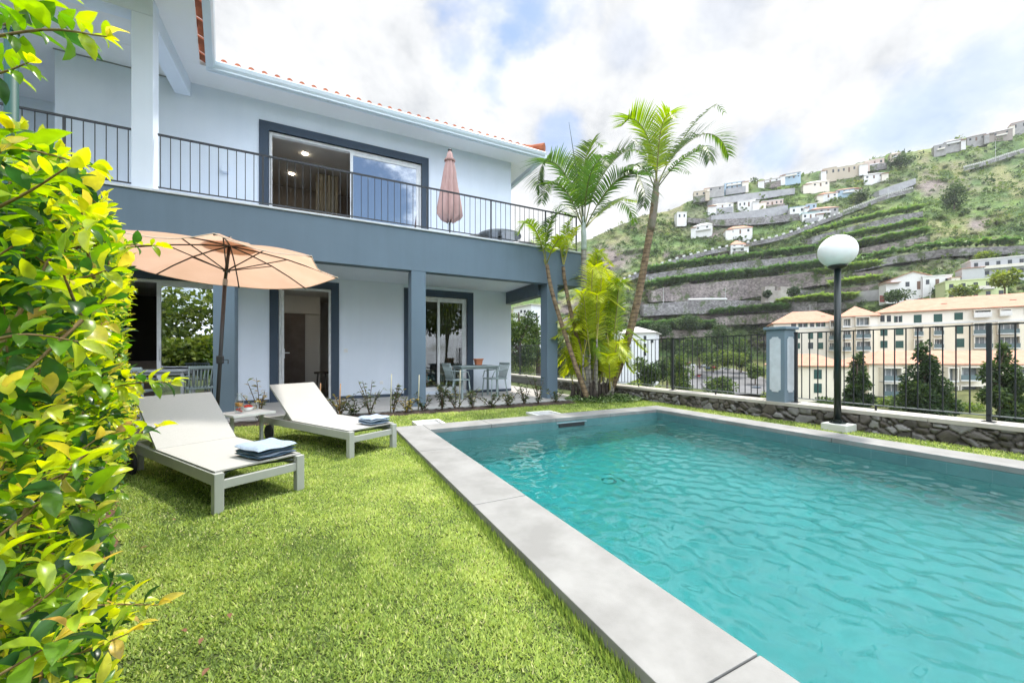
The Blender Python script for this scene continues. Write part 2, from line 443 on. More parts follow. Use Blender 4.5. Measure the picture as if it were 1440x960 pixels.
GUT = M('gutter_paint', (.60, .68, .74), .4, (.57, .65, .71), 2)
def gutter(b):
    y = 9.44
    prof = [(-.02, .15), (-.13, .15), (-.145, .125), (-.125, .06), (-.09, .02), (-.09, -.01), (0, -.01), (0, .15)]
    b.prism([(-1.955, y+p[0], 6.72+p[1]) for p in prof], (7.70, 0, 0))
part('gutter', GUT, gutter)
part('gutter', GUT, lambda b: b.prism([(5.745+p[0], 9.44, 6.72+p[1]) for p in [(0, -.01), (.09, -.01), (.09, .02), (.125, .06), (.145, .125), (.13, .15), (0, .15)]], (0, 10, 0)))
def gutw(b):
    nrm = Vector((-kd.y, kd.x, 0))
    if nrm.x < 0: nrm = -nrm
    b.prism([K0+nrm*o+Vector((0, 0, 6.715+z)) for o, z in [(-.02, .0), (.09, .0), (.12, .05), (.14, .13), (.13, .16), (-.02, .16)]], kd*4.6)
part('gutter', GUT, gutw)
part('fascia_board', W_, lambda b: b.box(-1.97, 9.443, 6.70, 5.742, 9.473, 6.90))

# sliding doors and windows: frame > pane as sub-parts
def sliding(op, split, open_left=False, coated=False, y=WY+.10, right_glass=True):
    a, b, c, d = op
    w = part('sliding_door', FRAME, lambda mb: [mb.box(a+.001, y-.05, c, a+.055, y+.07, d-.001), mb.box(b-.055, y-.05, c, b-.001, y+.07, d-.001), mb.box(a+.055, y-.05, d-.06, b-.055, y+.07, d-.001), mb.box(a+.055, y-.05, c, b-.055, y+.07, c+.035)])
    def sash(x0, x1, yy, nm='sash'):
        mb = MB(); s = .065
        mb.box(x0, yy, c+.036, x0+s, yy+.04, d-.062); mb.box(x1-s, yy, c+.036, x1, yy+.04, d-.062)
        mb.box(x0+s, yy, d-.062-s, x1-s, yy+.04, d-.062); mb.box(x0+s, yy, c+.036, x1-s, yy+.04, c+.036+s)
        mb.build('sash', FRAME, w)
        MB().box(x0+s, yy+.015, c+.036+s, x1-s, yy+.025, d-.062-s).build('pane', GLASSR if coated else GLASS, w)
        MB().box(x0+.02, yy-.03, c+.95, x0+.045, yy-.001, c+1.2, .006).build('handle', FRAME, w)
    if not open_left: sash(a+.056, split+.04, y+.012)
    sash(split-.04 if not open_left else split-.02, b-.056, y-.035)
    if open_left: sash(split-.02+.03, b-.062, y+.025)
    return w
sliding(UD, .70, open_left=True, coated=True)
sliding(LD, -2.95, open_left=True, coated=True)
sliding(RD, 2.92)
# middle door: open leaf seen edge-on
def mid(mb):
    a, b, c, d = MD; y = WY+.08
    mb.box(a+.001, y-.05, c, a+.045, y+.06, d-.001); mb.box(b-.05, y-.05, c, b-.001, y+.06, d-.001); mb.box(a+.045, y-.05, d-.05, b-.05, y+.06, d-.001)
md = part('terrace_door', FRAME, mid)
MB().obox(Vector((-.785, WY+.14, .05)), Vector((.05, .01, 0)), Vector((-.15, .98, 0)), Vector((0, 0, 2.55))).build('door_leaf', FRAME, md)
def hdl(b):
    b.box(-.735, WY+.19, 1.02, -.725, WY+.23, 1.24); b.bar((-.735, WY+.21, 1.15), (-.64, WY+.21, 1.15), .02, .02); b.bar((-.64, WY+.21, 1.15), (-.64, WY+.30, 1.15), .02, .02)
part('handle', FRAME, hdl, md)
# rooms
FLIN = M('interior_floor', (.34, .27, .20), .35, (.30, .24, .17), 2)
def room(x0, x1, y1, z0, z1, wallm, floor=FLIN):
    y0 = WY+.26
    part('interior_floor', floor, lambda b: b.box(x0, y0, z0, x1, y1, z0+.03))
    part('interior_wall', wallm, lambda b: [b.box(x0, y1, z0, x1, y1+.1, z1), b.box(x0-.1, y0, z0, x0, y1, z1), b.box(x1, y0, z0, x1+.1, y1, z1)])
    part('interior_ceiling', WIN, lambda b: b.box(x0-.1, y0, z1, x1+.1, y1+.1, z1+.1))
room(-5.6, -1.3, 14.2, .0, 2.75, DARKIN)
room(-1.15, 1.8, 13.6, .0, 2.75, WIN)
room(1.95, 4.7, 13.8, .08, 2.75, M('interior_dark_wall', (.16, .15, .12), .9))  # room with dark olive grey walls
room(-3.9, 4.7, 14.5, 3.66, 6.6, M('interior_warm_wall', (.22, .20, .18), .9))
part('interior_door', M('dark_wood', (.12, .085, .065), .5, (.09, .06, .045), 5), lambda b: [b.box(-1.1, 12.3, .03, -.364, 12.36, 2.25), b.box(-.75, 12.27, .03, -.73, 12.299, 2.2)])
part('partition', WIN, lambda b: [b.box(-1.15, 12.4, .03, .02, 12.5, 2.75), b.box(-1.15, 12.31, 2.26, .02, 12.39, 2.75)])
part('shelf', BLACK, lambda b: [b.box(.62, 13.2, 1.0, 1.7, 13.5, 1.03), b.box(.62, 13.2, 1.75, 1.7, 13.5, 1.78)])
part('kitchen_counter', M('counter', (.20, .14, .10), .5), lambda b: [b.box(-5.0, 12.5, .03, -2.4, 13.1, .9), b.box(-5.05, 12.45, .9, -2.35, 13.12, .95)])
part('dark_cabinet', M('upper_cabinet', (.018, .017, .017), .5), lambda b: [b.box(0.3, 14.1, 3.70, 1.6, 14.4, 5.0), b.box(-2.4, 13.9, 3.70, -.9, 14.4, 4.9)])
LAMP = emit('downlight', (1, .86, .66), 70.0)
def dl(x, y, z): MB().lathe([(.055, 0), (.055, -.012)], (x, y, z), 14).build('ceiling_light', LAMP, villa)
for x, y, z in ((-.05, 10.75, 6.595), (-.35, 11.9, 6.595), (-.75, 13.4, 6.595), (1.35, 12.6, 6.595), (-.55, 10.7, 2.745)): dl(x, y, z)
def curtain(x0, x1, y, z0, z1, n, mat, nm='curtain'):
    V, F = [], []
    for i in range(n*8+1):
        xx = x0+(x1-x0)*i/(n*8); yy = y+.035*math.sin(i/8*2*math.pi)
        V += [(xx, yy, z0), (xx, yy, z1)]
    for i in range(n*8): F.append((2*i, 2*i+2, 2*i+3, 2*i+1))
    mb = MB(); mb.add(V, F); return mb.build(nm, mat, villa, True)
curtain(3.05, 3.62, WY+.45, .14, 2.7, 6, M('olive_curtain', (.10, .095, .055), .9))
curtain(-.1, .5, WY+2.6, 3.72, 6.5, 6, M('beige_curtain', (.30, .27, .21), .9))
# small fittings
part('wall_lamp', W_, lambda b: b.box(-1.88, WY-.10, 5.02, -1.75, WY-.001, 5.17, .02))
part('light_switch', FRAME, lambda b: b.box(.53, WY-.012, 1.16, .62, WY-.001, 1.25, .004))
part('wall_socket', FRAME, lambda b: b.box(1.37, WY-.012, .36, 1.45, WY-.001, .44, .004))

# balcony railings: part > rails, posts and every baluster
def railing(x0, x1, y, post_xs, step=.1266, off=0.0):
    r = MB().box(x0, y-.018, 4.645, x1, y+.018, 4.672).build('balcony_railing', BLACK, villa)
    MB().box(x0, y-.012, 3.80, x1, y+.012, 3.818).build('bottom_rail', BLACK, r)
    x = x0+off
    while x < x1-.02:
        if min([abs(x-p) for p in post_xs] or [9]) > .05: MB().tube([(x, y, 3.819), (x, y, 4.644)], .0065, 6).build('baluster', BLACK, r)
        x += step
    for p in post_xs: MB().box(p-.014, y-.014, 3.736, p+.014, y+.014, 4.644).build('post', BLACK, r)
    return r
railing(-2.33, 5.95, FY+.09, [-.90, .57, 2.05, 3.53, 5.0, 5.93], off=.03)
railing(-4.9, -2.637, FY+.09, [-4.88, -3.4], off=.06)

# terrace
PAVE = M('terrace_tiles', (.42, .40, .375), .7, (.37, .35, .33), 3, bump=.1, bscale=60)
o = MB().box(-9.0, 7.66, -.3, 6.0, 12.2, .03).build('terrace_floor', PAVE); tag(o, kind='structure')
o = MB().box(-9.0, 7.53, -.3, 6.6, 7.655, .045, .01).build('terrace_kerb', CONC); tag(o, kind='structure')
# ------------------------------------------------------------------ lawn, pool
PX0, PX1, PY0, PY1 = 1.366, 5.73, -2.6, 5.264            # inner pool edges
OX0, OX1, OY0, OY1 = .955, 6.16, -3.0, 5.68               # outer coping edges
LAWN = M('lawn_soil', (.075, .115, .022), .95, (.05, .06, .018), 9, bump=.8, bscale=50)
def lawn(b):
    def grid(x0, y0, x1, y1):
        b.poly([(x0, y0, 0), (x1, y0, 0), (x1, y1, 0), (x0, y1, 0)])
    grid(-9, -9, OX0+.03, 7.1); grid(OX1-.03, -9, 7.05, 7.1); grid(OX0+.03, OY1-.03, OX1-.03, 7.1); grid(OX0+.03, -9, OX1-.03, OY0+.03)
    grid(5.2, 7.1, 7.05, 7.52); grid(6.0, 7.52, 7.05, 20)
o = MB(); lawn(o); o = o.build('lawn', LAWN); tag(o, kind='structure')
o = MB().box(-9, 7.102, -.2, 5.2, 7.528, -.004).build('soil_bed', SOIL); tag(o, kind='structure')
def slope_bed():
    V, F = [], []
    xs = np.linspace(-7, 5.2, 180)
    for i, x in enumerate(xs):
        for j, y in enumerate((7.06, 7.16, 7.3, 7.44, 7.526)):
            V.append((x, y, (.002, .028, .045, .03, .012)[j]+.02*math.sin(x*37+j*2.1)*math.sin(x*11.3+j)*(1 if 0 < j < 4 else 0)))
    for i in range(len(xs)-1):
        for j in range(4): F.append((i*5+j, (i+1)*5+j, (i+1)*5+j+1, i*5+j+1))
    mb = MB(); mb.add(V, F); return tag(mb.build('soil_ridge', SOIL, None, True), kind='structure')
slope_bed()
pool = empty('swimming_pool', (OX0, OY1, 0), 'rectangular turquoise swimming pool with wide pale stone coping', 'pool')
def tilemat(name, c1, c2, mortar):
    m = bpy.data.materials.new(name); t = NT(m); tc = t.n('ShaderNodeTexCoord')
    nz = t.n('ShaderNodeTexNoise', ins={'Vector': (tc, 'Object'), 'Scale': 1.6, 'Detail': 6.0, 'Roughness': .7})
    cr = t.ramp((nz, 'Fac'), [(.33, c2), (.66, c1)])
    sx = t.n('ShaderNodeSeparateXYZ', ins={0: (tc, 'Object')})
    ad = t.n('ShaderNodeMath', operation='ADD', ins={0: (sx, 'X'), 1: (sx, 'Y')})
    wv = t.n('ShaderNodeMath', operation='PINGPONG', ins={0: ad, 1: .15})
    ln = t.n('ShaderNodeMath', operation='LESS_THAN', ins={0: wv, 1: .0035})
    wz = t.n('ShaderNodeMath', operation='PINGPONG', ins={0: (sx, 'Z'), 1: .30})
    lz = t.n('ShaderNodeMath', operation='LESS_THAN', ins={0: wz, 1: .003})
    mxx = t.n('ShaderNodeMath', operation='MAXIMUM', ins={0: ln, 1: lz})
    mx = t.n('ShaderNodeMix', data_type='RGBA', ins={'Factor': mxx, 6: (cr, 'Color'), 7: mortar})
    t.out(t.n('ShaderNodeBsdfPrincipled', ins={'Base Color': (mx, 2), 'Roughness': .45})); return m
PT = tilemat('pool_tiles', (.085, .20, .205), (.055, .14, .15), (.11, .21, .215))
PFL = M('pool_floor_plaster', (.74, .78, .76), .7, (.58, .64, .63), 1.0, detail=9)
def shell(b, z0, z1):
    b.add([(PX0, PY0, z0), (PX0, PY1, z0), (PX0, PY1, z1), (PX0, PY0, z1)], [(0, 1, 2, 3)])
    b.add([(PX1, PY0, z0), (PX1, PY1, z0), (PX1, PY1, z1), (PX1, PY0, z1)], [(0, 3, 2, 1)])
    b.add([(PX0, PY1, z0), (PX1, PY1, z0), (PX1, PY1, z1), (PX0, PY1, z1)], [(0, 1, 2, 3)])
    b.add([(PX0, PY0, z0), (PX1, PY0, z0), (PX1, PY0, z1), (PX0, PY0, z1)], [(0, 3, 2, 1)])
mb = MB(); shell(mb, -.118, .012); mb.build('waterline_tiles', PT, pool, fix=False)
mb = MB(); shell(mb, -1.7, -.118); mb.build('pool_wall', tilemat('pool_wall_tiles', (.50, .60, .58), (.38, .48, .47), (.28, .38, .38)), pool, fix=False)
def coved():
    xs = np.concatenate([PX0+np.linspace(0, .9, 14)**1.0, np.linspace(PX0+1.2, PX1-1.5, 8), PX1-np.linspace(1.25, 0, 18)]); ys = np.concatenate([np.linspace(PY0, PY1-1.2, 10), PY1-np.linspace(1.05, 0, 16)])
    A, B = np.meshgrid(xs, ys, indexing='ij')
    zf = -.70-.9*np.clip((B-PY0)/(PY1-PY0), 0, 1)
    e = np.minimum(np.minimum((A-PX0)/.3, (PX1-A)/.3), (PY1-B)/.3); e = np.clip(1-e, 0, 1)
    Z = zf + .18*(1-np.sqrt(np.maximum(0, 1-e**2.4)))
    I = np.arange(A.size).reshape(A.shape)
    return np.stack([A, B, Z], -1).reshape(-1, 3), np.stack([I[:-1, :-1], I[1:, :-1], I[1:, 1:], I[:-1, 1:]], -1).reshape(-1, 4)
Vp, Fp = coved()
np_mesh('pool_floor', Vp, [Fp], PFL, pool, True)
COP = M('coping_stone', (.255, .252, .243), .72, (.185, .182, .174), 3.2, bump=.12, bscale=220, detail=9)
def coping(b):
    g = .0035; z0, z1 = .013, .07; be = .005
    ys = [OY0, -.85, .805, 2.49, 4.12, OY1]
    for i in range(5):
        b.bbox(OX0, ys[i]+g, z0, PX0, ys[i+1]-g, z1, be)
        b.bbox(PX1, ys[i]+g, z0, OX1, ys[i+1]-g, z1, be)
    xs = [PX0+g, 2.3, 3.45, 4.6, PX1-g]
    for i in range(4):
        b.bbox(xs[i]+g, PY1, z0, xs[i+1]-g, OY1, z1, be); b.bbox(xs[i]+g, OY0, z0, xs[i+1]-g, PY0, z1, be)
mb = MB(); coping(mb); mb.build('coping', COP, pool)
def under(b):
    c = .03
    b.box(OX0+c, OY0+c, -.3, PX0-.002, OY1-c, .012); b.box(PX1+.002, OY0+c, -.3, OX1-c, OY1-c, .012)
    b.box(PX0, PY1+.002, -.3, PX1, OY1-c, .011); b.box(PX0, OY0+c, -.3, PX1, PY0-.002, .011)
mb = MB(); under(mb); mb.build('coping_base', M('coping_base_render', (.13, .125, .11), .9, (.08, .08, .06), 6), pool)
sk = MB().box(3.50, PY1-.012, -.085, 4.02, PY1-.003, -.022).build('skimmer_mouth', M('skimmer_dark', (.012, .014, .016), .6), pool)
MB().box(3.46, PY1-.016, -.022, 4.06, PY1-.003, -.008).build('skimmer_frame', M('skimmer_frame_grey', (.30, .38, .41), .5), sk)
dr = G(815, 647, -1.15)
MB().lathe([(.10, 0), (.10, .015), (.07, .022)], (3.4, 3.9, -1.46), 20).build('floor_drain', M('drain_grey', (.25, .33, .33), .5), pool)
# water: a closed body with a rippled refracting surface
def water():
    m = bpy.data.materials.new('pool_water'); t = NT(m)
    fr = t.n('ShaderNodeFresnel', ins={'IOR': 1.46})
    rf = t.n('ShaderNodeBsdfRefraction', ins={'IOR': 1.33, 'Roughness': 0.0, 'Color': (1., 1., 1.)})
    gl = t.n('ShaderNodeBsdfGlossy', ins={'Roughness': 0.0, 'Color': (1., 1., 1.)})
    mx = t.n('ShaderNodeMixShader', ins={0: fr, 1: rf, 2: gl})
    va = t.n('ShaderNodeVolumeAbsorption', ins={'Color': (0, .885, .868), 'Density': .78})
    t.n('ShaderNodeOutputMaterial', ins={'Surface': mx, 'Volume': va})
    m2 = bpy.data.materials.new('pool_water_depth'); t = NT(m2)
    tr = t.n('ShaderNodeBsdfTransparent', ins={'Color': (1., 1., 1.)}); va = t.n('ShaderNodeVolumeAbsorption', ins={'Color': (0, .885, .868), 'Density': .78})
    t.n('ShaderNodeOutputMaterial', ins={'Surface': tr, 'Volume': va})
    return [m, m2]
def waterbody():
    e = .012; st = .022
    xs = np.arange(PX0-e, PX1+e+st*.5, st); ys = np.arange(PY0-e, PY1+e+st*.5, st)
    A, B = np.meshgrid(xs, ys, indexing='ij')
    # wind ripples, calmer in the lee of the house
    r = np.random.default_rng(2); Z = np.zeros_like(A)
    wx = A+.10*(fbm(A*1.3, B*1.3, 4)-.5); wy = B+.10*(fbm(A*1.3+7, B*1.3, 9)-.5)
    for k in range(46):
        lam = r.uniform(.06, .24) if k > 7 else r.uniform(.4, 1.1); th = R(28)+r.normal(0, 1.25); kk = 2*math.pi/lam
        Z += (.0100*lam if lam < .35 else .0022*lam)*np.sin(kk*(wx*math.cos(th)+wy*math.sin(th))+r.uniform(0, 6.28))*(.5+.9*fbm(A*.9+k*3.1, B*.9, 20+k, 2))
    calm = np.interp(B, [0, 1.5, 3.0, 4.6, 5.4], [1.0, 1.0, .7, .42, .36])*(.55+.8*fbm(A*.5, B*.5, 31, 2))
    Z = -.11+Z*calm*RIP
    nx, ny = A.shape; V = np.stack([A, B, Z], -1).reshape(-1, 3)
    I = np.arange(nx*ny).reshape(nx, ny)
    F = np.stack([I[:-1, :-1], I[1:, :-1], I[1:, 1:], I[:-1, 1:]], -1).reshape(-1, 4)
    o = np_mesh('pool_water', V, [F], water(), None, True)
    bm = bmesh.new(); bm.from_mesh(o.data); bm.verts.ensure_lookup_table()
    rim = [e_ for e_ in bm.edges if e_.is_boundary]
    ex = bmesh.ops.extrude_edge_only(bm, edges=rim); nv = [g for g in ex['geom'] if isinstance(g, bmesh.types.BMVert)]
    for v in nv: v.co.z = -1.9
    nf = [g for g in ex['geom'] if isinstance(g, bmesh.types.BMFace)]
    be = [g for g in ex['geom'] if isinstance(g, bmesh.types.BMEdge) and g.is_boundary]
    cap = bmesh.ops.contextual_create(bm, geom=be)['faces']
    for f in nf+cap: f.material_index = 1; f.smooth = False
    bmesh.ops.recalc_face_normals(bm, faces=bm.faces[:])
    bm.to_mesh(o.data); bm.free(); return o
RIP = .92
o = waterbody(); tag(o, kind='structure')
try:
    o.cycles.is_caustics_caster = True
    sl.cycles.is_caustics_light = True
    for q in kids(pool):
        if q.name.startswith(('pool_wall', 'pool_floor', 'floor_drain')): q.cycles.is_caustics_receiver = True
except Exception: pass
# access lids behind the far coping
for (x0, x1, lab) in ((1.32, 1.76, 'square white access lid in the grass by the corner of the pool nearest the loungers'), (3.40, 3.92, 'square white access lid in the grass behind the pool skimmer slot')):
    e = empty('access_lid', (x0, 5.7, 0), lab, 'access lid', 'white access lids behind the pool')
    def fr(b):
        y0, y1, z = 5.69, 6.20, .05; w = .06
        b.box(x0, y0, 0, x0+w, y1, z, .006); b.box(x1-w, y0, 0, x1, y1, z, .006); b.box(x0+w, y0, 0, x1-w, y0+w, z); b.box(x0+w, y1-w, 0, x1-w, y1, z)
    mb = MB(); fr(mb); mb.build('frame', M('lid_white', (.62, .62, .58), .6), e)
    MB().box(x0+.06, 5.75, .0, x1-.06, 6.14, .032).build('cover', M('lid_grey', (.36, .37, .38), .6), e)

# ------------------------------------------------------------------ rubble wall with cap, pillar, iron fences
def rubble(y0, y1, x=7.0, z0=-.02, z1=.245):
    st = .016
    ny, nz = int((y1-y0)/st), int((z1-z0)/st)+1
    Y, Z = np.meshgrid(np.linspace(y0, y1, ny), np.linspace(z0, z1, nz), indexing='ij')
    r = np.random.default_rng(4)
    S = []
    for i in range(int((y1-y0)*26)): S.append((r.uniform(y0, y1), r.uniform(z0-.02, z1+.02)))
    S = np.array(S); tl = r.normal(0, 1, (len(S), 2))*.10; of = r.uniform(-.012, .014, len(S)); tn = r.uniform(0, 1, len(S))
    wy = Y + .05*(fbm(Y*5, Z*5, 3)-.5); wz = Z + .05*(fbm(Y*5+9, Z*5, 8)-.5)
    A = np.stack([wy.ravel()*.72, wz.ravel()], 1); B = np.stack([S[:, 0]*.72, S[:, 1]], 1)
    d1 = np.full(len(A), 9.); d2 = np.full(len(A), 9.); ix = np.zeros(len(A), int)
    for k in range(len(B)):
        d = np.hypot(A[:, 0]-B[k, 0], A[:, 1]-B[k, 1])
        c = d < d1; d2 = np.where(c, d1, np.minimum(d2, d)); ix = np.where(c, k, ix); d1 = np.where(c, d, d1)
    e = np.clip((d2-d1)/.022, 0, 1); e = e*e*(3-2*e)
    rel = A-B[ix]
    h = e*(.035+of[ix]+(rel*tl[ix]).sum(1)) + .012*(fbm(Y.ravel()*22, Z.ravel()*22, 5)-.5)
    V = np.stack([x - h, Y.ravel(), Z.ravel()], 1)
    I = np.arange(ny*nz).reshape(ny, nz)
    F = np.stack([I[:-1, :-1], I[1:, :-1], I[1:, 1:], I[:-1, 1:]], -1).reshape(-1, 4)
    return V, F, np.where(e > .35, .12+.88*tn[ix], 0.0)
def stonemat():
    m = bpy.data.materials.new('basalt_rubble'); t = NT(m); tc = t.n('ShaderNodeTexCoord')
    at = t.n('ShaderNodeAttribute', attribute_name='tint')
    cr = t.ramp((at, 'Fac'), [(0, (.03, .027, .022)), (.1, (.07, .065, .058)), (.4, (.10, .085, .07)), (.7, (.15, .145, .14)), (1, (.24, .235, .225))])
    nz = t.n('ShaderNodeTexNoise', ins={'Vector': (tc, 'Object'), 'Scale': 14.0, 'Detail': 6.0})
    mr = t.n('ShaderNodeMapRange', ins={'Value': (nz, 'Fac'), 'To Min': .55, 'To Max': 1.45})
    mx = t.n('ShaderNodeVectorMath', operation='SCALE', ins={0: (cr, 'Color'), 'Scale': (mr, 0)})
    nb = t.n('ShaderNodeTexNoise', ins={'Vector': (tc, 'Object'), 'Scale': 70.0, 'Detail': 4.0})
    bp = t.n('ShaderNodeBump', ins={'Strength': .5, 'Distance': .01, 'Height': (nb, 'Fac')})
    t.out(t.n('ShaderNodeBsdfPrincipled', ins={'Base Color': (mx, 0), 'Roughness': .85, 'Normal': (bp, 'Normal')})); return m
sw = empty('stone_wall', (7.0, 3, 0), 'low dark rubble stone wall with a pale cap beside the pool', 'stone wall')
V, F, T = rubble(-1.5, 10.5)
np_mesh('rubble', V, [F], stonemat(), sw, True, T)
MB().box(7.02, -6, -3, 7.36, 20, .244).build('wall_core', M('wall_core_grey', (.2, .19, .18), .9), sw)
def cap(b):
    for i in range(13): b.bbox(6.975, -6+2*i, .246, 7.40, -4.004+2*i, .302, .006)
mb = MB(); cap(mb); mb.build('cap', M('wall_cap', (.47, .44, .39), .8, (.40, .375, .33), 3), sw)
# pillar
pil = empty('gate_pillar', (7.17, 3.85, .302), 'square blue grey pillar with pale inset panels on the stone wall', 'pillar')
PB = M('pillar_blue', (.165, .225, .27), .75, (.15, .205, .25), 2); PW = M('pillar_panel', (.60, .64, .68), .8)
MB().box(7.0, 3.70, .302, 7.33, 4.0, 1.535, .006).build('shaft', PB, pil)
MB().box(6.965, 3.665, 1.536, 7.365, 4.035, 1.585, .01).build('capstone', PB, pil)
def panelpts(w, h, n):                          # rectangle with concave notched corners
    return [(-w+n, -h), (w-n, -h), (w-n, -h+n*.6), (w-.3*n, -h+n), (w, -h+n*1.1), (w, h-n*1.1), (w-.3*n, h-n), (w-n, h-n*.6), (w-n*1.1, h), (-w+n*1.1, h), (-w+n, h-n*.6), (-w+.3*n, h-n), (-w, h-n*1.1), (-w, -h+n*1.1), (-w+.3*n, -h+n), (-w+n, -h+n*.6)]
for nm, f in (('x', lambda a, z: (6.997, 3.85+a, .94+z)), ('y', lambda a, z: (7.165+a, 3.697, .94+z))):
    MB().prism([f(a, z) for a, z in panelpts(.088 if nm == 'x' else .1, .47, .035)], (-.006, 0, 0) if nm == 'x' else (0, -.006, 0)).build('inset_panel', PW, pil)
def fence(y0, y1, lab, posts, plates=()):
    f = empty('iron_fence', (7.2, y0, .302), lab, 'fence', 'iron fences on the stone wall')
    MB().box(7.182, y0, 1.462, 7.218, y1, 1.478).build('top_rail', BLACK, f)
    MB().box(7.18, y0, .372, 7.22, y1, .384).build('bottom_rail', M('sunlit_rail_grey', (.16, .18, .18), .4), f)  # black rail greyed, its sunlit look put into the colour
    n = max(1, round((y1-y0)/.1155)); 
    for i in range(1, n):
        y = y0+(y1-y0)*i/n
        if min([abs(y-p) for p in posts] or [9]) < .05: continue
        MB().box(7.194, y-.006, .385, 7.206, y+.006, 1.461).build('picket', BLACK, f)
    for p in posts:
        q = MB().box(7.18, p-.02, .310, 7.22, p+.02, 1.49).build('post', BLACK, f)
        MB().box(7.14, p-.05, .303, 7.26, p+.05, .310).build('base_plate', BLACK, q)
    for p in plates:
        MB().box(7.192, p-.012, .303, 7.208, p+.012, .371).build('foot', BLACK, f)
    return f
fence(-1.2, 3.66, 'black iron fence between the square pillar and the near end of the stone wall', [3.63, 1.54, -.5], [2.59, .5])
fence(4.04, 9.3, 'black iron fence between the square pillar and the palm clump', [4.07, 6.16, 8.25], [5.1, 7.2])
fence(9.34, 17.5, 'black iron fence seen beyond the terrace column at the end of the house', [9.4, 11.5, 13.6, 15.7, 17.4], [])
# globe lamp
lp = empty('globe_lamp', (6.80, 2.88, 0), 'white globe lamp on a dark green post in a pale concrete block', 'lamp')
def blk(b):
    b.obox(Vector((6.64, 2.71, -.02)), Vector((.31, 0, 0)), Vector((0, .31, 0)), Vector((0, 0, .125)), .012)
mb = MB(); blk(mb); mb.build('base_block', M('lamp_block', (.60, .61, .57), .8, (.54, .55, .51), 5), lp)
post = MB().tube([(6.8, 2.88, .11), (6.8, 2.88, 2.385)], .042, 14).build('post', DGREEN, lp, True)
def fl(b):
    b.lathe([(.10, .106), (.10, .118), (.055, .122), (.052, .16)], (6.8, 2.88, 0), 18)
    for k in range(4): b.lathe([(.012, 0), (.012, .03)], (6.8+.075*math.cos(k*1.57+.78), 2.88+.075*math.sin(k*1.57+.78), .118), 6)
mb = MB(); fl(mb); mb.build('flange', DGREEN, post)
MB().lathe([(.055, 2.36), (.10, 2.385), (.115, 2.40), (.115, 2.415)], (6.8, 2.88, 0), 20).build('collar', DGREEN, lp)
def globem():
    m = bpy.data.materials.new('opal_globe'); t = NT(m)
    p = t.n('ShaderNodeBsdfPrincipled', ins={'Base Color': (.93, .935, .95), 'Roughness': .4, 'Specular IOR Level': .2, 'Subsurface Weight': .5, 'Subsurface Radius': (.1, .1, .1)})
    t.out(p); return m
gp = []
for k in range(15):
    a = -math.pi/2+.50 + (math.pi-.50)*k/14
    gp.append((max(.001, .235*math.cos(a)), 2.625+.235*math.sin(a)))
MB().lathe(gp, (6.8, 2.88, 0), 36).build('globe', globem(), lp, True)
# green post at the hedge
p0 = D(16, 120, 1.5)
gp_ = empty('green_post', (p0.x, p0.y, 0), 'dark green metal post standing behind the hedge', 'post')
MB().tube([(p0.x, p0.y, 0), (p0.x, p0.y, D(16, 46, 1.5).z)], .019, 14).build('post_tube', M('green_tube', (.008, .06, .05), .55, spec=.25), gp_, True)
MB().lathe([(.021, 0), (.021, .012), (.014, .016)], (p0.x, p0.y, D(16, 46, 1.5).z), 14).build('end_cap', M('green_tube', None), gp_)
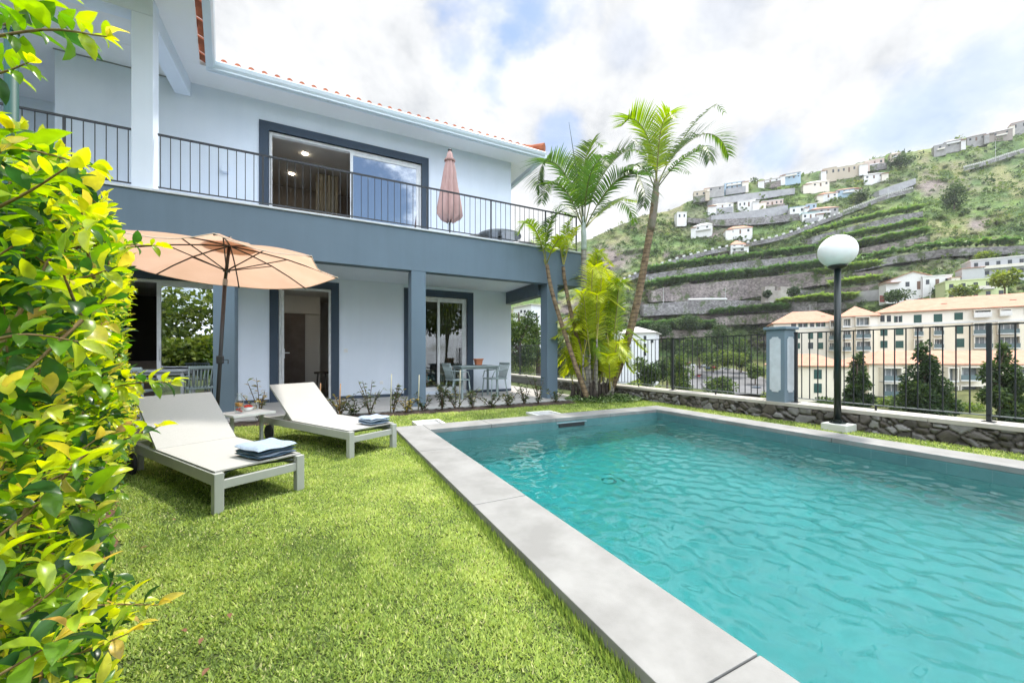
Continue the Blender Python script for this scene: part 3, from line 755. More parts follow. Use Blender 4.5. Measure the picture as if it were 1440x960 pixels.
# ------------------------------------------------------------------ sun loungers (local axes: x = width, y = length from foot to head)
def make_lounger():
    r = empty('sun_lounger')
    W = .62
    def fr(b):
        b.box(0, 0, .20, .04, 1.93, .283, .004); b.box(W-.04, 0, .20, W, 1.93, .283, .004)
        b.box(.041, .012, .165, W-.041, .052, .228, .004); b.box(.041, 1.89, .20, W-.041, 1.93, .27, .004)
        b.box(.041, 1.15, .20, W-.041, 1.18, .235, .003)
    mb = MB(); fr(mb); mb.build('frame', LOUNGE, r)
    for x in (0, W-.055): MB().box(x-.002, -.003, 0, x+.057, .055, .285, .004).build('leg', LOUNGE, r)
    for x in (.045, W-.085): MB().box(x, 1.80, .0, x+.04, 1.86, .199, .004).build('leg', LOUNGE, r)
    for x in (-.032, W+.002):
        wv = MB().lathe([(.045, 0), (.092, 0), (.098, .006), (.098, .024), (.092, .03), (.045, .03)], (0, 0, 0), 26)
        wv.v = [(x+v[2], 1.72+v[0], .099+v[1]) for v in wv.v]; w = wv.build('wheel', M('black_rubber', (.02, .02, .022), .8), r)
        h = MB().lathe([(.046, .004), (.046, .026)], (0, 0, 0), 20); h.v = [(x+v[2], 1.72+v[0], .099+v[1]) for v in h.v]; h.build('hub', LOUNGE, w)
    def sheet(b, y0, z0, y1, z1, sag=0.0, th=.012):
        V, F = [], []; n = 10; m = 12
        for s in (0, 1):
            for i in range(n+1):
                for j in range(m+1):
                    u, v = j/m, i/n
                    V.append((.012+(W-.024)*u, y0+(y1-y0)*v, z0+(z1-z0)*v - sag*math.sin(u*math.pi)*math.sin(v*math.pi) - s*th))
        k = (n+1)*(m+1)
        for i in range(n):
            for j in range(m):
                a = i*(m+1)+j; F += [(a, a+1, a+m+2, a+m+1), (a+k, a+m+1+k, a+m+2+k, a+1+k)]
        for i in range(n):
            for j in (0, m):
                a = i*(m+1)+j; F.append((a, a+m+1, a+m+1+k, a+k))
        for j in range(m):
            for i in (0, n):
                a = i*(m+1)+j; F.append((a, a+1, a+1+k, a+k))
        b.add(V, F)
    mb = MB(); sheet(mb, .03, .298, 1.20, .298, .006); mb.build('seat_sling', SLING, r)
    mb = MB(); sheet(mb, 1.19, .300, 1.765, .712, .010, .014); bs = mb.build('backrest', SLING, r)
    def bf(b):
        for x in (.012, W-.037): b.bar((x+.012, 1.20, .288), (x+.012, 1.765, .693), .024, .02)
        b.bar((.012, 1.758, .688), (W-.012, 1.758, .688), .02, .022)
    mb = MB(); bf(mb); mb.build('back_frame', LOUNGE, bs)
    for x in (.05, W-.05): MB().tube([(x, 1.36, .405), (x, 1.53, .235)], .009, 8).build('support_strut', LOUNGE, r)
    pts = [(.07+(W-.14)*i/16, .05+.30*math.sin(math.pi*i/16), .255-.05*math.sin(math.pi*i/16)) for i in range(17)]
    MB().tube(pts, .009, 8).build('cross_tube', M('tube_grey', (.16, .19, .2), .5), r)
    return r
LGRP = 'white sun loungers on the lawn'
l1 = make_lounger(); tag(l1, 'white mesh sun lounger nearest the hedge with a folded towel at its foot', 'sun lounger', LGRP)
l2 = copy_tree(l1); tag(l2, 'white mesh sun lounger beside the small side table and the pool corner', 'sun lounger', LGRP)
AL = R(31.0)
l1.location = (-.645, 3.275, 0); l1.rotation_euler.z = AL
l2.location = (.285, 4.40, 0); l2.rotation_euler.z = R(30)
# folded towels
def towel(name, lab, root, lx, ly, rot, L, Wd, layers):
    t = empty(name, (0, 0, 0), lab, 'towel', 'folded towels on the loungers')
    def slab(z0, z1, l, w, seed):
        n, m = 24, 16; V, F = [], []
        def prof(u): return 1-abs(2*u-1)**6
        for s in (0, 1):
            for i in range(n+1):
                for j in range(m+1):
                    u, v = i/n, j/m
                    e = min(prof(u), prof(v)); e = max(0, e)**.5
                    zc = (z0+z1)/2; h = (z1-z0)/2*e
                    wob = .004*math.sin(u*9+seed)+.004*math.sin(v*8+seed*2.3)
                    V.append(((u-.5)*l, (v-.5)*w, zc+(h if s == 0 else -h)+wob))
        k = (n+1)*(m+1)
        for i in range(n):
            for j in range(m):
                a = i*(m+1)+j; F += [(a, a+m+1, a+m+2, a+1), (a+k, a+1+k, a+m+2+k, a+m+1+k)]
        mb = MB(); mb.add(V, F); return mb
    z = 0
    for i, (th, dl, c) in enumerate(layers):
        mb = slab(z, z+th, L+dl, Wd+dl*.5, i*1.7+lx)
        o = mb.build('fold', c, t, True); z += th*.86
    t.location = root.matrix_basis @ Vector((lx, ly, .300)); t.rotation_euler.z = root.rotation_euler.z + rot
    return t
TL = M('pale_blue_terry', (.38, .46, .57), .95, (.32, .40, .51), 60, bump=.9, bscale=260); TD = M('navy_terry', (.07, .13, .20), .95, (.05, .10, .16), 60, bump=.9, bscale=260)
bpy.context.view_layer.update()
towel('folded_towel', 'pale blue towel with navy edge folded on the lounger nearest the hedge', l1, .43, .22, R(4), .30, .36, [(.026, 0, TD), (.018, -.012, TL), (.022, -.006, TD), (.034, .006, TL)])
towel('folded_towel', 'pale blue towel folded on the lounger beside the pool corner', l2, .44, .18, R(-3), .26, .28, [(.024, 0, TL), (.018, -.008, TD), (.024, .004, TL), (.026, -.002, TL)])
# ------------------------------------------------------------------ side table with drinks
tb = empty('side_table', (-.80, 5.68, 0), 'small pale metal side table between the two loungers', 'table')
A2 = R(33); ux, uy = Vector((math.cos(A2), math.sin(A2), 0)), Vector((-math.sin(A2), math.cos(A2), 0)); tcn = Vector((-.80, 5.68, 0))
def P2(a, b_, z): return tcn+ux*a+uy*b_+Vector((0, 0, z))
TBM = M('table_pale', (.76, .76, .73), .5)
MB().obox(P2(-.235, -.21, .375), ux*.47, uy*.42, Vector((0, 0, .028)), .004).build('table_top', TBM, tb)
for a in (-.16, .17):
    MB().bar(P2(a, 0, 0.0), P2(a, 0, .374), .035, .03, uy).build('leg', LOUNGE, tb)
MB().bar(P2(-.2, 0, .01), P2(.21, 0, .01), .05, .018).build('foot_bar', LOUNGE, tb)
zt = .404
c0 = G(336.5, 580.5, zt)
cf = empty('water_carafe', (c0.x, c0.y, zt), 'glass carafe of water with orange and strawberry slices on the side table', 'carafe')
MB().lathe([(.002, .002), (.045, 0), (.048, .02), (.048, .12), (.04, .165), (.024, .20), (.022, .215), (.034, .24), (.032, .24), (.02, .215), (.022, .2), (.038, .163), (.046, .12), (.046, .02), (.002, .004)], (c0.x, c0.y, zt), 28, False).build('glass_body', CLEAR, cf, True)
def fruit(b, n, z0, z1, r, rr):
    for k in range(n):
        a = k*2.4; q = Vector((c0.x+rr*math.cos(a), c0.y+rr*math.sin(a), zt+z0+(z1-z0)*k/max(1, n-1)))
        b.lathe([(.001, -.006), (r, -.005), (r, .005), (.001, .006)], q, 14)
mb = MB(); fruit(mb, 5, .085, .12, .03, .014); mb.build('orange_slices', M('orange_fruit', (.75, .33, .03), .5), cf)
mb = MB()
for k in range(4): mb.lathe([(.001, -.012), (.013, -.006), (.014, .004), (.001, .013)], (c0.x+.02*math.cos(k*1.7), c0.y+.02*math.sin(k*1.7), zt+.02+.012*k), 12)
mb.build('strawberries', M('strawberry_red', (.62, .04, .02), .45), cf)
hd = [(c0.x+.03*CT, c0.y-.03*ST, zt+.205), (c0.x+.07*CT, c0.y-.07*ST, zt+.2), (c0.x+.075*CT, c0.y-.075*ST, zt+.16), (c0.x+.045*CT, c0.y-.045*ST, zt+.12)]
MB().tube(hd, .006, 8).build('handle', CLEAR, cf, True)
c1 = G(348.5, 577.5, zt)
bw = empty('fruit_bowl', (c1.x, c1.y, zt), 'small white bowl of strawberries beside the carafe', 'bowl')
MB().lathe([(.03, 0), (.045, .006), (.062, .05), (.058, .05), (.042, .012), (.001, .01)], (c1.x, c1.y, zt), 24, False).build('bowl_body', M('porcelain', (.8, .8, .78), .25), bw, True)
mb = MB()
for k in range(9): mb.lathe([(.001, -.014), (.016, -.007), (.018, .003), (.001, .016)], (c1.x+.035*math.cos(k*2.39)*(k/9)**.5*1.1, c1.y+.035*math.sin(k*2.39)*(k/9)**.5*1.1, zt+.052+.012*(1-k/9)), 12)
mb.build('strawberries', M('strawberry_red', None), bw)
c2 = G(358.5, 576, zt)
tm = empty('tumbler', (c2.x, c2.y, zt), 'empty glass tumbler beside the bowl of strawberries', 'glass')
MB().lathe([(.001, .004), (.032, 0), (.041, .10), (.039, .10), (.030, .008), (.001, .008)], (c2.x, c2.y, zt), 24, False).build('tumbler_glass', CLEAR, tm, True)

# ------------------------------------------------------------------ open peach parasol
tips = [Vector(p) for p in ((.235, 5.99, 2.205), (-.085, 5.105, 2.274), (-.93, 4.70, 2.305), (-1.80, 4.974, 2.296), (-2.228, 5.807, 2.244), (-1.95, 6.69, 2.183), (-1.10, 7.117, 2.148), (-.195, 6.83, 2.158))]
Cn = Vector((-1.008, 5.9, 2.228)); nn = Vector((.007, .066, .998)).normalized()
apex = Cn + nn*.26
dj = Cn.dot(Vector((ST, CT, 0)))
joint = D(316.2, 398, dj); foot = D(302.6, HY+EYE*FPX/dj, dj); foot.z = 0
um = empty('open_parasol', foot, 'open peach parasol on a tilted grey pole behind the loungers', 'parasol')
def canopym():
    m = bpy.data.materials.new('peach_canvas'); t = NT(m); tc = t.n('ShaderNodeTexCoord')
    nz = t.n('ShaderNodeTexNoise', ins={'Vector': (tc, 'Object'), 'Scale': 3.0, 'Detail': 4.0})
    cr = t.ramp((nz, 'Fac'), [(.3, (.64, .41, .29)), (.7, (.70, .46, .335))])
    d = t.n('ShaderNodeBsdfDiffuse', ins={'Color': (cr, 'Color')}); tr = t.n('ShaderNodeBsdfTranslucent', ins={'Color': (cr, 'Color')})
    t.out(t.n('ShaderNodeMixShader', ins={0: .55, 1: d, 2: tr})); return m
CAN = canopym()
V, F = [], []
nr, ns = 10, 5
for k in range(8):
    a, b = tips[k], tips[(k+1) % 8]
    for s in range(ns):
        u = s/ns
        for i in range(nr+1):
            q = i/nr
            e = a.lerp(b, u)
            p = apex.lerp(e, q) + nn*(.05*math.sin(q*math.pi)) - nn*.045*math.sin(u*math.pi)*q + (Cn-e).normalized()*.07*math.sin(u*math.pi)*q
            V.append(p)
tot = 8*ns
for c in range(tot):
    for i in range(nr): F.append((c*(nr+1)+i, c*(nr+1)+i+1, ((c+1) % tot)*(nr+1)+i+1, ((c+1) % tot)*(nr+1)+i))
mb = MB(); mb.add(V, F); can = mb.build('canopy', CAN, um, True)
# edge hem, vent cap
hem = MB()
for k in range(8):
    ps = [V[((k*ns+s) % tot)*(nr+1)+nr] for s in range(ns+1)]
    hem.prism([ps[0], ps[-1], ps[-1]-nn*.03, ps[0]-nn*.03], nn*.001) if False else hem.tube(ps, .006, 5)
hem.build('hem', M('hem_pale', (.75, .58, .46), .8), can)
vc = MB()
ring = [apex + nn*.035 + (tips[k]-apex)*.24 + nn*.02 for k in range(8)]
vc.add([apex+nn*.075]+ring, [(0, k+1, (k+1) % 8+1) for k in range(8)]); vc.build('vent_cap', CAN, can, False)
POLE = M('pole_graphite', (.035, .035, .038), .45)
RIB = M('rib_brown', (.03, .022, .018), .5)
slide = joint.lerp(apex, .32)
for k in range(8):
    pts = [apex.lerp(tips[k], q)+nn*(.05*math.sin(q*math.pi)-.014) for q in (0.02, .25, .5, .75, 1)]
    rb = MB().tube(pts, .0085, 6).build('rib', RIB, um)
    MB().tube([slide, pts[2]], .007, 6).build('strut', RIB, rb)
MB().tube([foot, joint], .021, 14).build('pole', POLE, um, True)
MB().tube([joint, apex+nn*.11], .018, 14).build('upper_pole', RIB, um, True)
MB().tube([joint.lerp(apex, .29), joint.lerp(apex, .36)], .038, 14).build('runner', RIB, um)
MB().tube([joint-Vector((0, 0, .03)), joint+(apex-joint).normalized()*.05], .026, 14).build('tilt_joint', M('joint_metal', (.4, .36, .34), .35, metal=.6), um)
ck = foot.lerp(joint, .52)
cb = MB().box(ck.x-.035, ck.y-.04, ck.z-.05, ck.x+.035, ck.y+.03, ck.z+.05, .01).build('crank_box', POLE, um)
MB().tube([ck+Vector((.03, -.02, 0)), ck+Vector((.09, -.05, 0)), ck+Vector((.09, -.05, -.05))], .006, 6).build('crank_handle', POLE, cb)
MB().lathe([(.24, 0), (.24, .04), (.06, .07), (.035, .09), (.035, .22)], foot, 26).build('base', POLE, um)

# ------------------------------------------------------------------ closed pink parasol on the balcony
pc = Vector((2.80, 8.9, 3.66))
pk = empty('closed_parasol', pc, 'closed dusty pink parasol on the upper balcony', 'parasol')
V, F = [], []; n = 48
prof = [(.03, 6.005), (.075, 5.93), (.10, 5.80), (.16, 5.45), (.22, 5.05), (.27, 4.70), (.30, 4.45), (.25, 4.36), (.10, 4.30)]
for r_, z in prof:
    for k in range(n):
        a = 2*math.pi*k/n
        rr = .86*r_*(1+.26*math.cos(8*a+math.sin(z*3))*min(1, (6.0-z)*2)) 
        V.append((pc.x+rr*math.cos(a), pc.y+rr*math.sin(a), z+.04*math.cos(8*a)*(1 if z < 4.6 else 0)))
for i in range(len(prof)-1):
    for k in range(n): F.append((i*n+k, i*n+(k+1) % n, (i+1)*n+(k+1) % n, (i+1)*n+k))
mb = MB(); mb.add(V, F); mb.build('canopy', M('dusty_pink_canvas', (.46, .30, .28), .9, (.42, .27, .25), 6), pk, True)
MB().lathe([(.045, 5.995), (.05, 6.02), (.02, 6.05), (.005, 6.06)], (pc.x, pc.y, 0), 14).build('finial', BLACK, pk)
MB().lathe([(.125, 5.74), (.132, 5.75), (.132, 5.78), (.12, 5.79)], (pc.x, pc.y, 0), 24).build('tie_band', M('pink_band', (.40, .25, .23), .9), pk)
MB().tube([(pc.x, pc.y, 3.66), (pc.x, pc.y, 4.5)], .02, 12).build('pole', BLACK, pk, True)
MB().lathe([(.25, 0), (.25, .05), (.05, .08), (.04, .2)], pc, 24).build('base', BLACK, pk)

# ------------------------------------------------------------------ chairs and tables
CH = M('sage_plastic', (.27, .33, .33), .5, (.24, .30, .30), 5)
def make_chair():
    r = empty('terrace_chair')
    mb = MB(); mb.bbox(-.23, -.22, .455, .23, .24, .485, .012); mb.build('seat', CH, r)
    for x, y, x2, y2 in ((-.2, -.2, -.225, -.235), (.2, -.2, .225, -.235), (-.19, .2, -.215, .27), (.19, .2, .215, .27)):
        MB().tube([(x, y, .46), (x2, y2, 0)], [.018, .014], 8).build('leg', CH, r, True)
    def back(b):
        b.tube([(-.20, .21, .47), (-.215, .25, .66), (-.225, .31, .84)], .014, 8); b.tube([(.20, .21, .47), (.215, .25, .66), (.225, .31, .84)], .014, 8)
        b.bbox(-.235, .295, .815, .235, .325, .875, .012)
        for i in range(7):
            x = -.15+.05*i
            b.tube([(x*.95, .22, .48), (x, .255, .66), (x*1.05, .31, .83)], [.011, .011, .011], 6)
    mb = MB(); back(mb); mb.build('slatted_back', CH, r, True)
    for x in (-1, 1): MB().tube([(x*.225, .27, .70), (x*.25, .05, .675), (x*.245, -.15, .66), (x*.225, -.21, .50)], .013, 8).build('armrest', CH, r, True)
    return r
CG = 'grey green slatted chairs on the terrace'
ch = make_chair(); tag(ch, 'grey green slatted chair at the small terrace table, nearest the wall corner', 'chair', CG)
ch.location = (4.02, 9.0, .03); ch.rotation_euler.z = R(-82)
c2_ = copy_tree(ch); tag(c2_, 'grey green armchair at the table in front of the curtained sliding door', 'chair', CG)
c2_.location = (3.02, 8.95, .03); c2_.rotation_euler.z = R(97)
c3_ = copy_tree(ch); tag(c3_, 'grey green slatted chair with its back to the lawn behind the near lounger', 'chair', CG)
c3_.location = (-1.98, 8.98, .03); c3_.rotation_euler.z = R(-155)
c4_ = copy_tree(ch); tag(c4_, 'grey green slatted chair mostly hidden by the hedge near the long dining table', 'chair', CG)
c4_.location = (-2.75, 8.5, .03); c4_.rotation_euler.z = R(175)
def make_table(name, loc, w, d, h, lab, mat):
    t = empty(name, loc, lab, 'table'); x, y, z = loc
    MB().box(x-w/2, y-d/2, z+h-.03, x+w/2, y+d/2, z+h, .006).build('table_top', mat, t)
    for sx in (-1, 1):
        for sy in (-1, 1): MB().box(x+sx*(w/2-.06)-.022, y+sy*(d/2-.06)-.022, z, x+sx*(w/2-.06)+.022, y+sy*(d/2-.06)+.022, z+h-.031).build('leg', mat, t)
    MB().box(x-w/2+.06, y-d/2+.05, z+h-.085, x+w/2-.06, y+d/2-.05, z+h-.032).build('apron', mat, t)
    return t
make_table('terrace_table', (3.56, 9.15, .03), 1.05, .72, .80, 'small grey table against the wall with a terracotta pot on it', CH)
make_table('terrace_table', (-3.0, 9.2, .03), 1.7, .8, .80, 'long pale grey dining table beside the wide glass door', M('table_grey', (.36, .38, .40), .5))
pp = empty('flower_pot', (3.62, 9.1, .832), 'square terracotta pot on a tray on the terrace table', 'pot')
MB().box(3.44, 9.0, .832, 3.82, 9.24, .846, .004).build('tray', M('tray_dark', (.12, .14, .15), .5), pp)
def pot(b):
    b.add([(3.55, 9.04, .847), (3.69, 9.04, .847), (3.69, 9.18, .847), (3.55, 9.18, .847), (3.53, 9.02, .985), (3.71, 9.02, .985), (3.71, 9.2, .985), (3.53, 9.2, .985)], [(0, 1, 2, 3), (0, 4, 5, 1), (1, 5, 6, 2), (2, 6, 7, 3), (3, 7, 4, 0)])
    b.box(3.515, 9.005, .975, 3.725, 9.215, 1.005, .005)
mb = MB(); pot(mb); mb.build('pot_body', M('terracotta', (.48, .17, .08), .8), pp)
# wooden chair inside the right room
wc = empty('wooden_chair', (2.62, 11.3, .11), 'light wooden chair inside the room behind the sliding door', 'chair')
MB().bbox(2.40, 11.1, .52, 2.84, 11.52, .56, .01).build('seat', WOOD, wc)
for x, y in ((2.43, 11.13), (2.81, 11.13), (2.43, 11.49), (2.81, 11.49)): MB().tube([(x, y, .11), (x, y, .52)], .018, 8).build('leg', WOOD, wc)
MB().bbox(2.42, 11.50, .80, 2.84, 11.53, 1.0, .01).build('backrest', WOOD, wc)
MB().tube([(2.43, 11.5, .5), (2.43, 11.52, .85)], .016, 8).build('back_post', WOOD, wc); MB().tube([(2.82, 11.5, .5), (2.82, 11.52, .85)], .016, 8).build('back_post', WOOD, wc)
st = empty('bar_stool', (.12, 11.0, .03), 'dark stool just inside the open terrace door', 'stool')
MB().lathe([(.17, .62), (.18, .64), (.18, .66), (.16, .67)], (.05, 11.0, 0), 20).build('seat', M('stool_dark', (.04, .028, .022), .5), st)
for k in range(4): MB().tube([(.05+.12*math.cos(k*1.57+.7), 11+.12*math.sin(k*1.57+.7), .62), (.05+.18*math.cos(k*1.57+.7), 11+.18*math.sin(k*1.57+.7), .03)], .013, 6).build('leg', M('stool_dark', None), st)
# balcony table with chairs (grey wicker)
WK = M('grey_wicker', (.16, .17, .17), .8, (.08, .085, .085), 60, contrast=(.45, .55))
bt = empty('balcony_table', (4.1, 8.85, 3.66), 'round grey table on the upper balcony behind the railing', 'table')
MB().lathe([(.001, .44), (.55, .44), (.55, .47), (.001, .475)], (4.1, 8.85, 3.66), 30, False).build('table_top', M('grey_glass_top', (.22, .24, .25), .25), bt)
MB().lathe([(.28, 0), (.05, .05), (.05, .44)], (4.1, 8.85, 3.66), 16).build('pedestal', BLACK, bt)
for dx_, lab in ((-.45, 'grey wicker pouf left of the round balcony table'), (.95, 'grey wicker pouf right of the round balcony table')):
    e = empty('wicker_pouf', (4.1+dx_, 9.2, 3.66), lab, 'pouf', 'grey wicker poufs on the balcony')
    MB().lathe([(.22, 0), (.30, .06), (.32, .25), (.28, .40), (.05, .44)], (4.1+dx_, 9.2, 3.66), 20).build('pouf_body', WK, e, True)
    MB().lathe([(.26, .40), (.28, .43), (.24, .48), (.02, .49)], (4.1+dx_, 9.2, 3.66), 20).build('cushion', M('cushion_grey', (.3, .3, .3), .9), e, True)
# ------------------------------------------------------------------ palms
PALM = leafmat('palm_leaflets', [(0, (.025, .055, .018)), (.4, (.055, .11, .022)), (.7, (.20, .30, .022)), (1, (.52, .56, .04))], .5, .4)
STEM = leafmat('palm_stalks', [(0, (.10, .13, .05)), (.5, (.20, .22, .07)), (1, (.38, .33, .08))], .1, .45)
def trunkmat(name, c1, c2, ring=.5):
    m = bpy.data.materials.new(name); t = NT(m); tc = t.n('ShaderNodeTexCoord'); sx = t.n('ShaderNodeSeparateXYZ', ins={0: (tc, 'Object')})
    nz = t.n('ShaderNodeTexNoise', ins={'Vector': (tc, 'Object'), 'Scale': 9.0, 'Detail': 6.0})
    wz = t.n('ShaderNodeMath', operation='MULTIPLY_ADD', ins={0: (nz, 'Fac'), 1: .06, 2: (sx, 'Z')})
    pg = t.n('ShaderNodeMath', operation='PINGPONG', ins={0: wz, 1: .055})
    rg = t.n('ShaderNodeMapRange', ins={'Value': pg, 'From Min': .0, 'From Max': .02, 'To Min': ring, 'To Max': 1.0})
    cr = t.ramp((nz, 'Fac'), [(.36, c2), (.62, c1)])
    sc = t.n('ShaderNodeVectorMath', operation='SCALE', ins={0: (cr, 'Color'), 'Scale': (rg, 0)})
    bp = t.n('ShaderNodeBump', ins={'Strength': .5, 'Distance': .02, 'Height': (nz, 'Fac')})
    t.out(t.n('ShaderNodeBsdfPrincipled', ins={'Base Color': (sc, 0), 'Roughness': .8, 'Normal': (bp, 'Normal')})); return m
TR_GREY = trunkmat('palm_trunk_grey', (.34, .32, .28), (.20, .18, .15)); TR_BROWN = trunkmat('palm_trunk_brown', (.27, .19, .11), (.13, .085, .05), .35)
SHAFT = M('crownshaft', (.20, .15, .12), .5, (.12, .12, .07), 7); SHAFT2 = M('crownshaft_pale', (.42, .47, .45), .5, (.3, .36, .3), 6)
def bez(pts, n):
    """Catmull-Rom through points"""
    P = [2*pts[0]-pts[1]] + list(pts) + [2*pts[-1]-pts[-2]]; out = []
    seg = len(pts)-1
    for i in range(n+1):
        s = min(i/n*seg, seg-1e-6); k = int(s); u = s-k
        a, b, c, d = P[k], P[k+1], P[k+2], P[k+3]
        out.append(.5*((2*b)+(c-a)*u+(2*a-5*b+4*c-d)*u*u+(3*b-a-3*c+d)*u**3))
    return out
def frond(pts, ll, tint, dens=46, up=.35, droop=.35, start=.18, seed=0, wid=.028):
    """rachis tube + leaflet strips; returns (rachis MB pieces, leaflet arrays)"""
    r = np.random.default_rng(seed)
    C = bez([Vector(p) for p in pts], 48)
    C = np.array([tuple(c) for c in C]); n = len(C)
    L = np.concatenate([[0], np.cumsum(np.linalg.norm(np.diff(C, axis=0), axis=1))]); tot = L[-1]
    Vs, Q, T3, Tn, o = [], [], [], [], 0
    nl = int(dens*2)
    rows = []
    for side in (-1, 1):
        for i in range(nl//2):
            s = start + (1-start)*(i+.5+r.uniform(-.3, .3))/(nl/2)
            rows.append((side, min(s, .995)))
    S = np.array([a[0] for a in rows], float); U = np.array([a[1] for a in rows])
    P = np.stack([np.interp(U*tot, L, C[:, k]) for k in range(3)], 1)
    P2 = np.stack([np.interp(np.minimum(U*tot+.02*tot, tot), L, C[:, k]) for k in range(3)], 1); P1 = np.stack([np.interp(np.maximum(U*tot-.02*tot, 0), L, C[:, k]) for k in range(3)], 1)
    T = norm(P2-P1)
    B = norm(np.cross(T, np.array([0, 0, 1.]))+1e-4); N = np.cross(B, T)
    rel = (U-start)/(1-start)
    ln = ll*(.45+.95*np.sin(np.clip(rel*.92+.08, 0, 1)*math.pi)**.7*.62)*(1-.45*rel**3)*r.uniform(.85, 1.1, len(U))
    fw = .55+.75*rel
    dr = norm(B*S[:, None] + T*fw[:, None] + N*(up+r.normal(0, .13, len(U)))[:, None])
    k = 5; n_ = len(U)
    V = np.zeros((n_, 2*k-1, 3)); side = norm(np.cross(dr, N+.3*B*S[:, None]))
    for j in range(k):
        q = j/(k-1)
        c = P + dr*(ln*q)[:, None]; c[:, 2] -= ln*droop*q*q*(1+.35*rel)
        w = wid*(.35+.9*math.sin(min(1, q*1.25+.2)*math.pi*.8))*(1-q**3)
        if j < k-1: V[:, 2*j] = c-side*w/2; V[:, 2*j+1] = c+side*w/2
        else: V[:, 2*j] = c
    base = (np.arange(n_)*(2*k-1))[:, None]
    qs = np.concatenate([base+np.array([[2*j, 2*j+1, 2*j+3, 2*j+2]]) for j in range(k-2)]); ts = base+np.array([[2*k-4, 2*k-3, 2*k-2]])
    tn = np.clip(tint+r.normal(0, .06, n_), 0, 1)
    return (V.reshape(-1, 3), [ts, qs], np.repeat(tn, 2*k-1)), C
def palm(name, lab, trunk_pts, trunk_r, tmat, fronds, shaft=None, shaftm=SHAFT, group=None, cat='palm tree', stems=()):
    """fronds: list of (pts, leaflet length, tint, dict)"""
    root = empty(name, (trunk_pts[0].x, trunk_pts[0].y, 0), lab, cat, group)
    C = bez(trunk_pts, 40); nrad = [np.interp(i/40, np.linspace(0, 1, len(trunk_r)), trunk_r) for i in range(41)]
    MB().tube(C, nrad, 14).build('trunk', tmat, root, True)
    for sp, sr in stems: MB().tube(bez(sp, 20), [sr*(1-.4*i/20) for i in range(21)], 8).build('stem', tmat, root, True)
    if shaft: MB().tube(bez(shaft[0], 12), shaft[1], 14).build('crownshaft', shaftm, root, True)
    for i, (pts, ll, tint, kw) in enumerate(fronds):
        lf, Cc = frond(pts, ll, tint, seed=i*13+len(name), **kw)
        n = len(Cc); rm = MB().tube([tuple(c) for c in Cc[::3]], [.017*(1-.8*j/(n//3)) for j in range(len(Cc[::3]))], 6)
        rv = np.array(rm.v); f4 = np.array([f for f in rm.f if len(f) == 4])
        fo = np_mesh('frond', lf[0], lf[1], PALM, root, False, lf[2])
        np_mesh('stalk', rv, [f4], STEM, fo, True, np.full(len(rv), min(1, tint)))
    return root
def PP(lst, d0): return [D(a[0], a[1], d0+(a[2] if len(a) > 2 else 0)) for a in lst]
PG = 'palms of the clump between house and fence'
d1 = 9.9
palm('palm_tree', 'tallest palm with a leaning curved trunk and arching crown above the fence', PP([(846, 562), (862, 535), (877, 495), (890, 450), (900, 405), (909, 355), (916, 315), (922, 272)], d1), [.17, .12, .10, .095, .09, .085, .085, .09], TR_BROWN,
  [(PP([(923, 262), (920, 225, -.1), (907, 185, -.3), (889, 167, -.6), (873, 178, -.9)], d1), .78, .62, dict(dens=58, up=.75, droop=.2)),
   (PP([(925, 262), (938, 232), (962, 205, .2), (992, 188, .4), (1014, 197, .6), (1025, 219, .8)], d1), .75, .44, dict(dens=62, up=.6, droop=.25)),
   (PP([(924, 260), (945, 220, .5), (975, 175, 1.0), (1006, 148, 1.5), (1018, 158, 1.8)], d1), .45, .45, dict(dens=36, up=.3)),
   (PP([(922, 262), (914, 232, .6), (903, 205, 1.2), (890, 200, 1.7), (880, 222, 2.1)], d1), .5, .30, dict(dens=44, up=.3, droop=.5)),
   (PP([(923, 262), (925, 222, -.3), (930, 180, -.6), (940, 160, -.9), (950, 166, -1.2)], d1), .72, .74, dict(dens=50, up=.7)),
   (PP([(921, 265), (909, 240, -.5), (893, 232, -1.1), (878, 243, -1.7)], d1), .45, .34, dict(dens=36, droop=.5)),
   (PP([(926, 262), (950, 232, -.5), (978, 212, -1.1), (993, 206, -1.5), (998, 226, -1.8)], d1), .42, .38, dict(dens=38, droop=.7)),
   (PP([(924, 262), (935, 245, .9), (952, 236, 1.7), (970, 244, 2.4)], d1), .32, .35, dict(dens=24, droop=.5))],
  (PP([(915, 325), (919, 298), (922, 268), (923, 252)], d1), [.095]*4 + [.09]*4 + [.075]*3 + [.06, .05]), group=PG)
d2 = 9.6
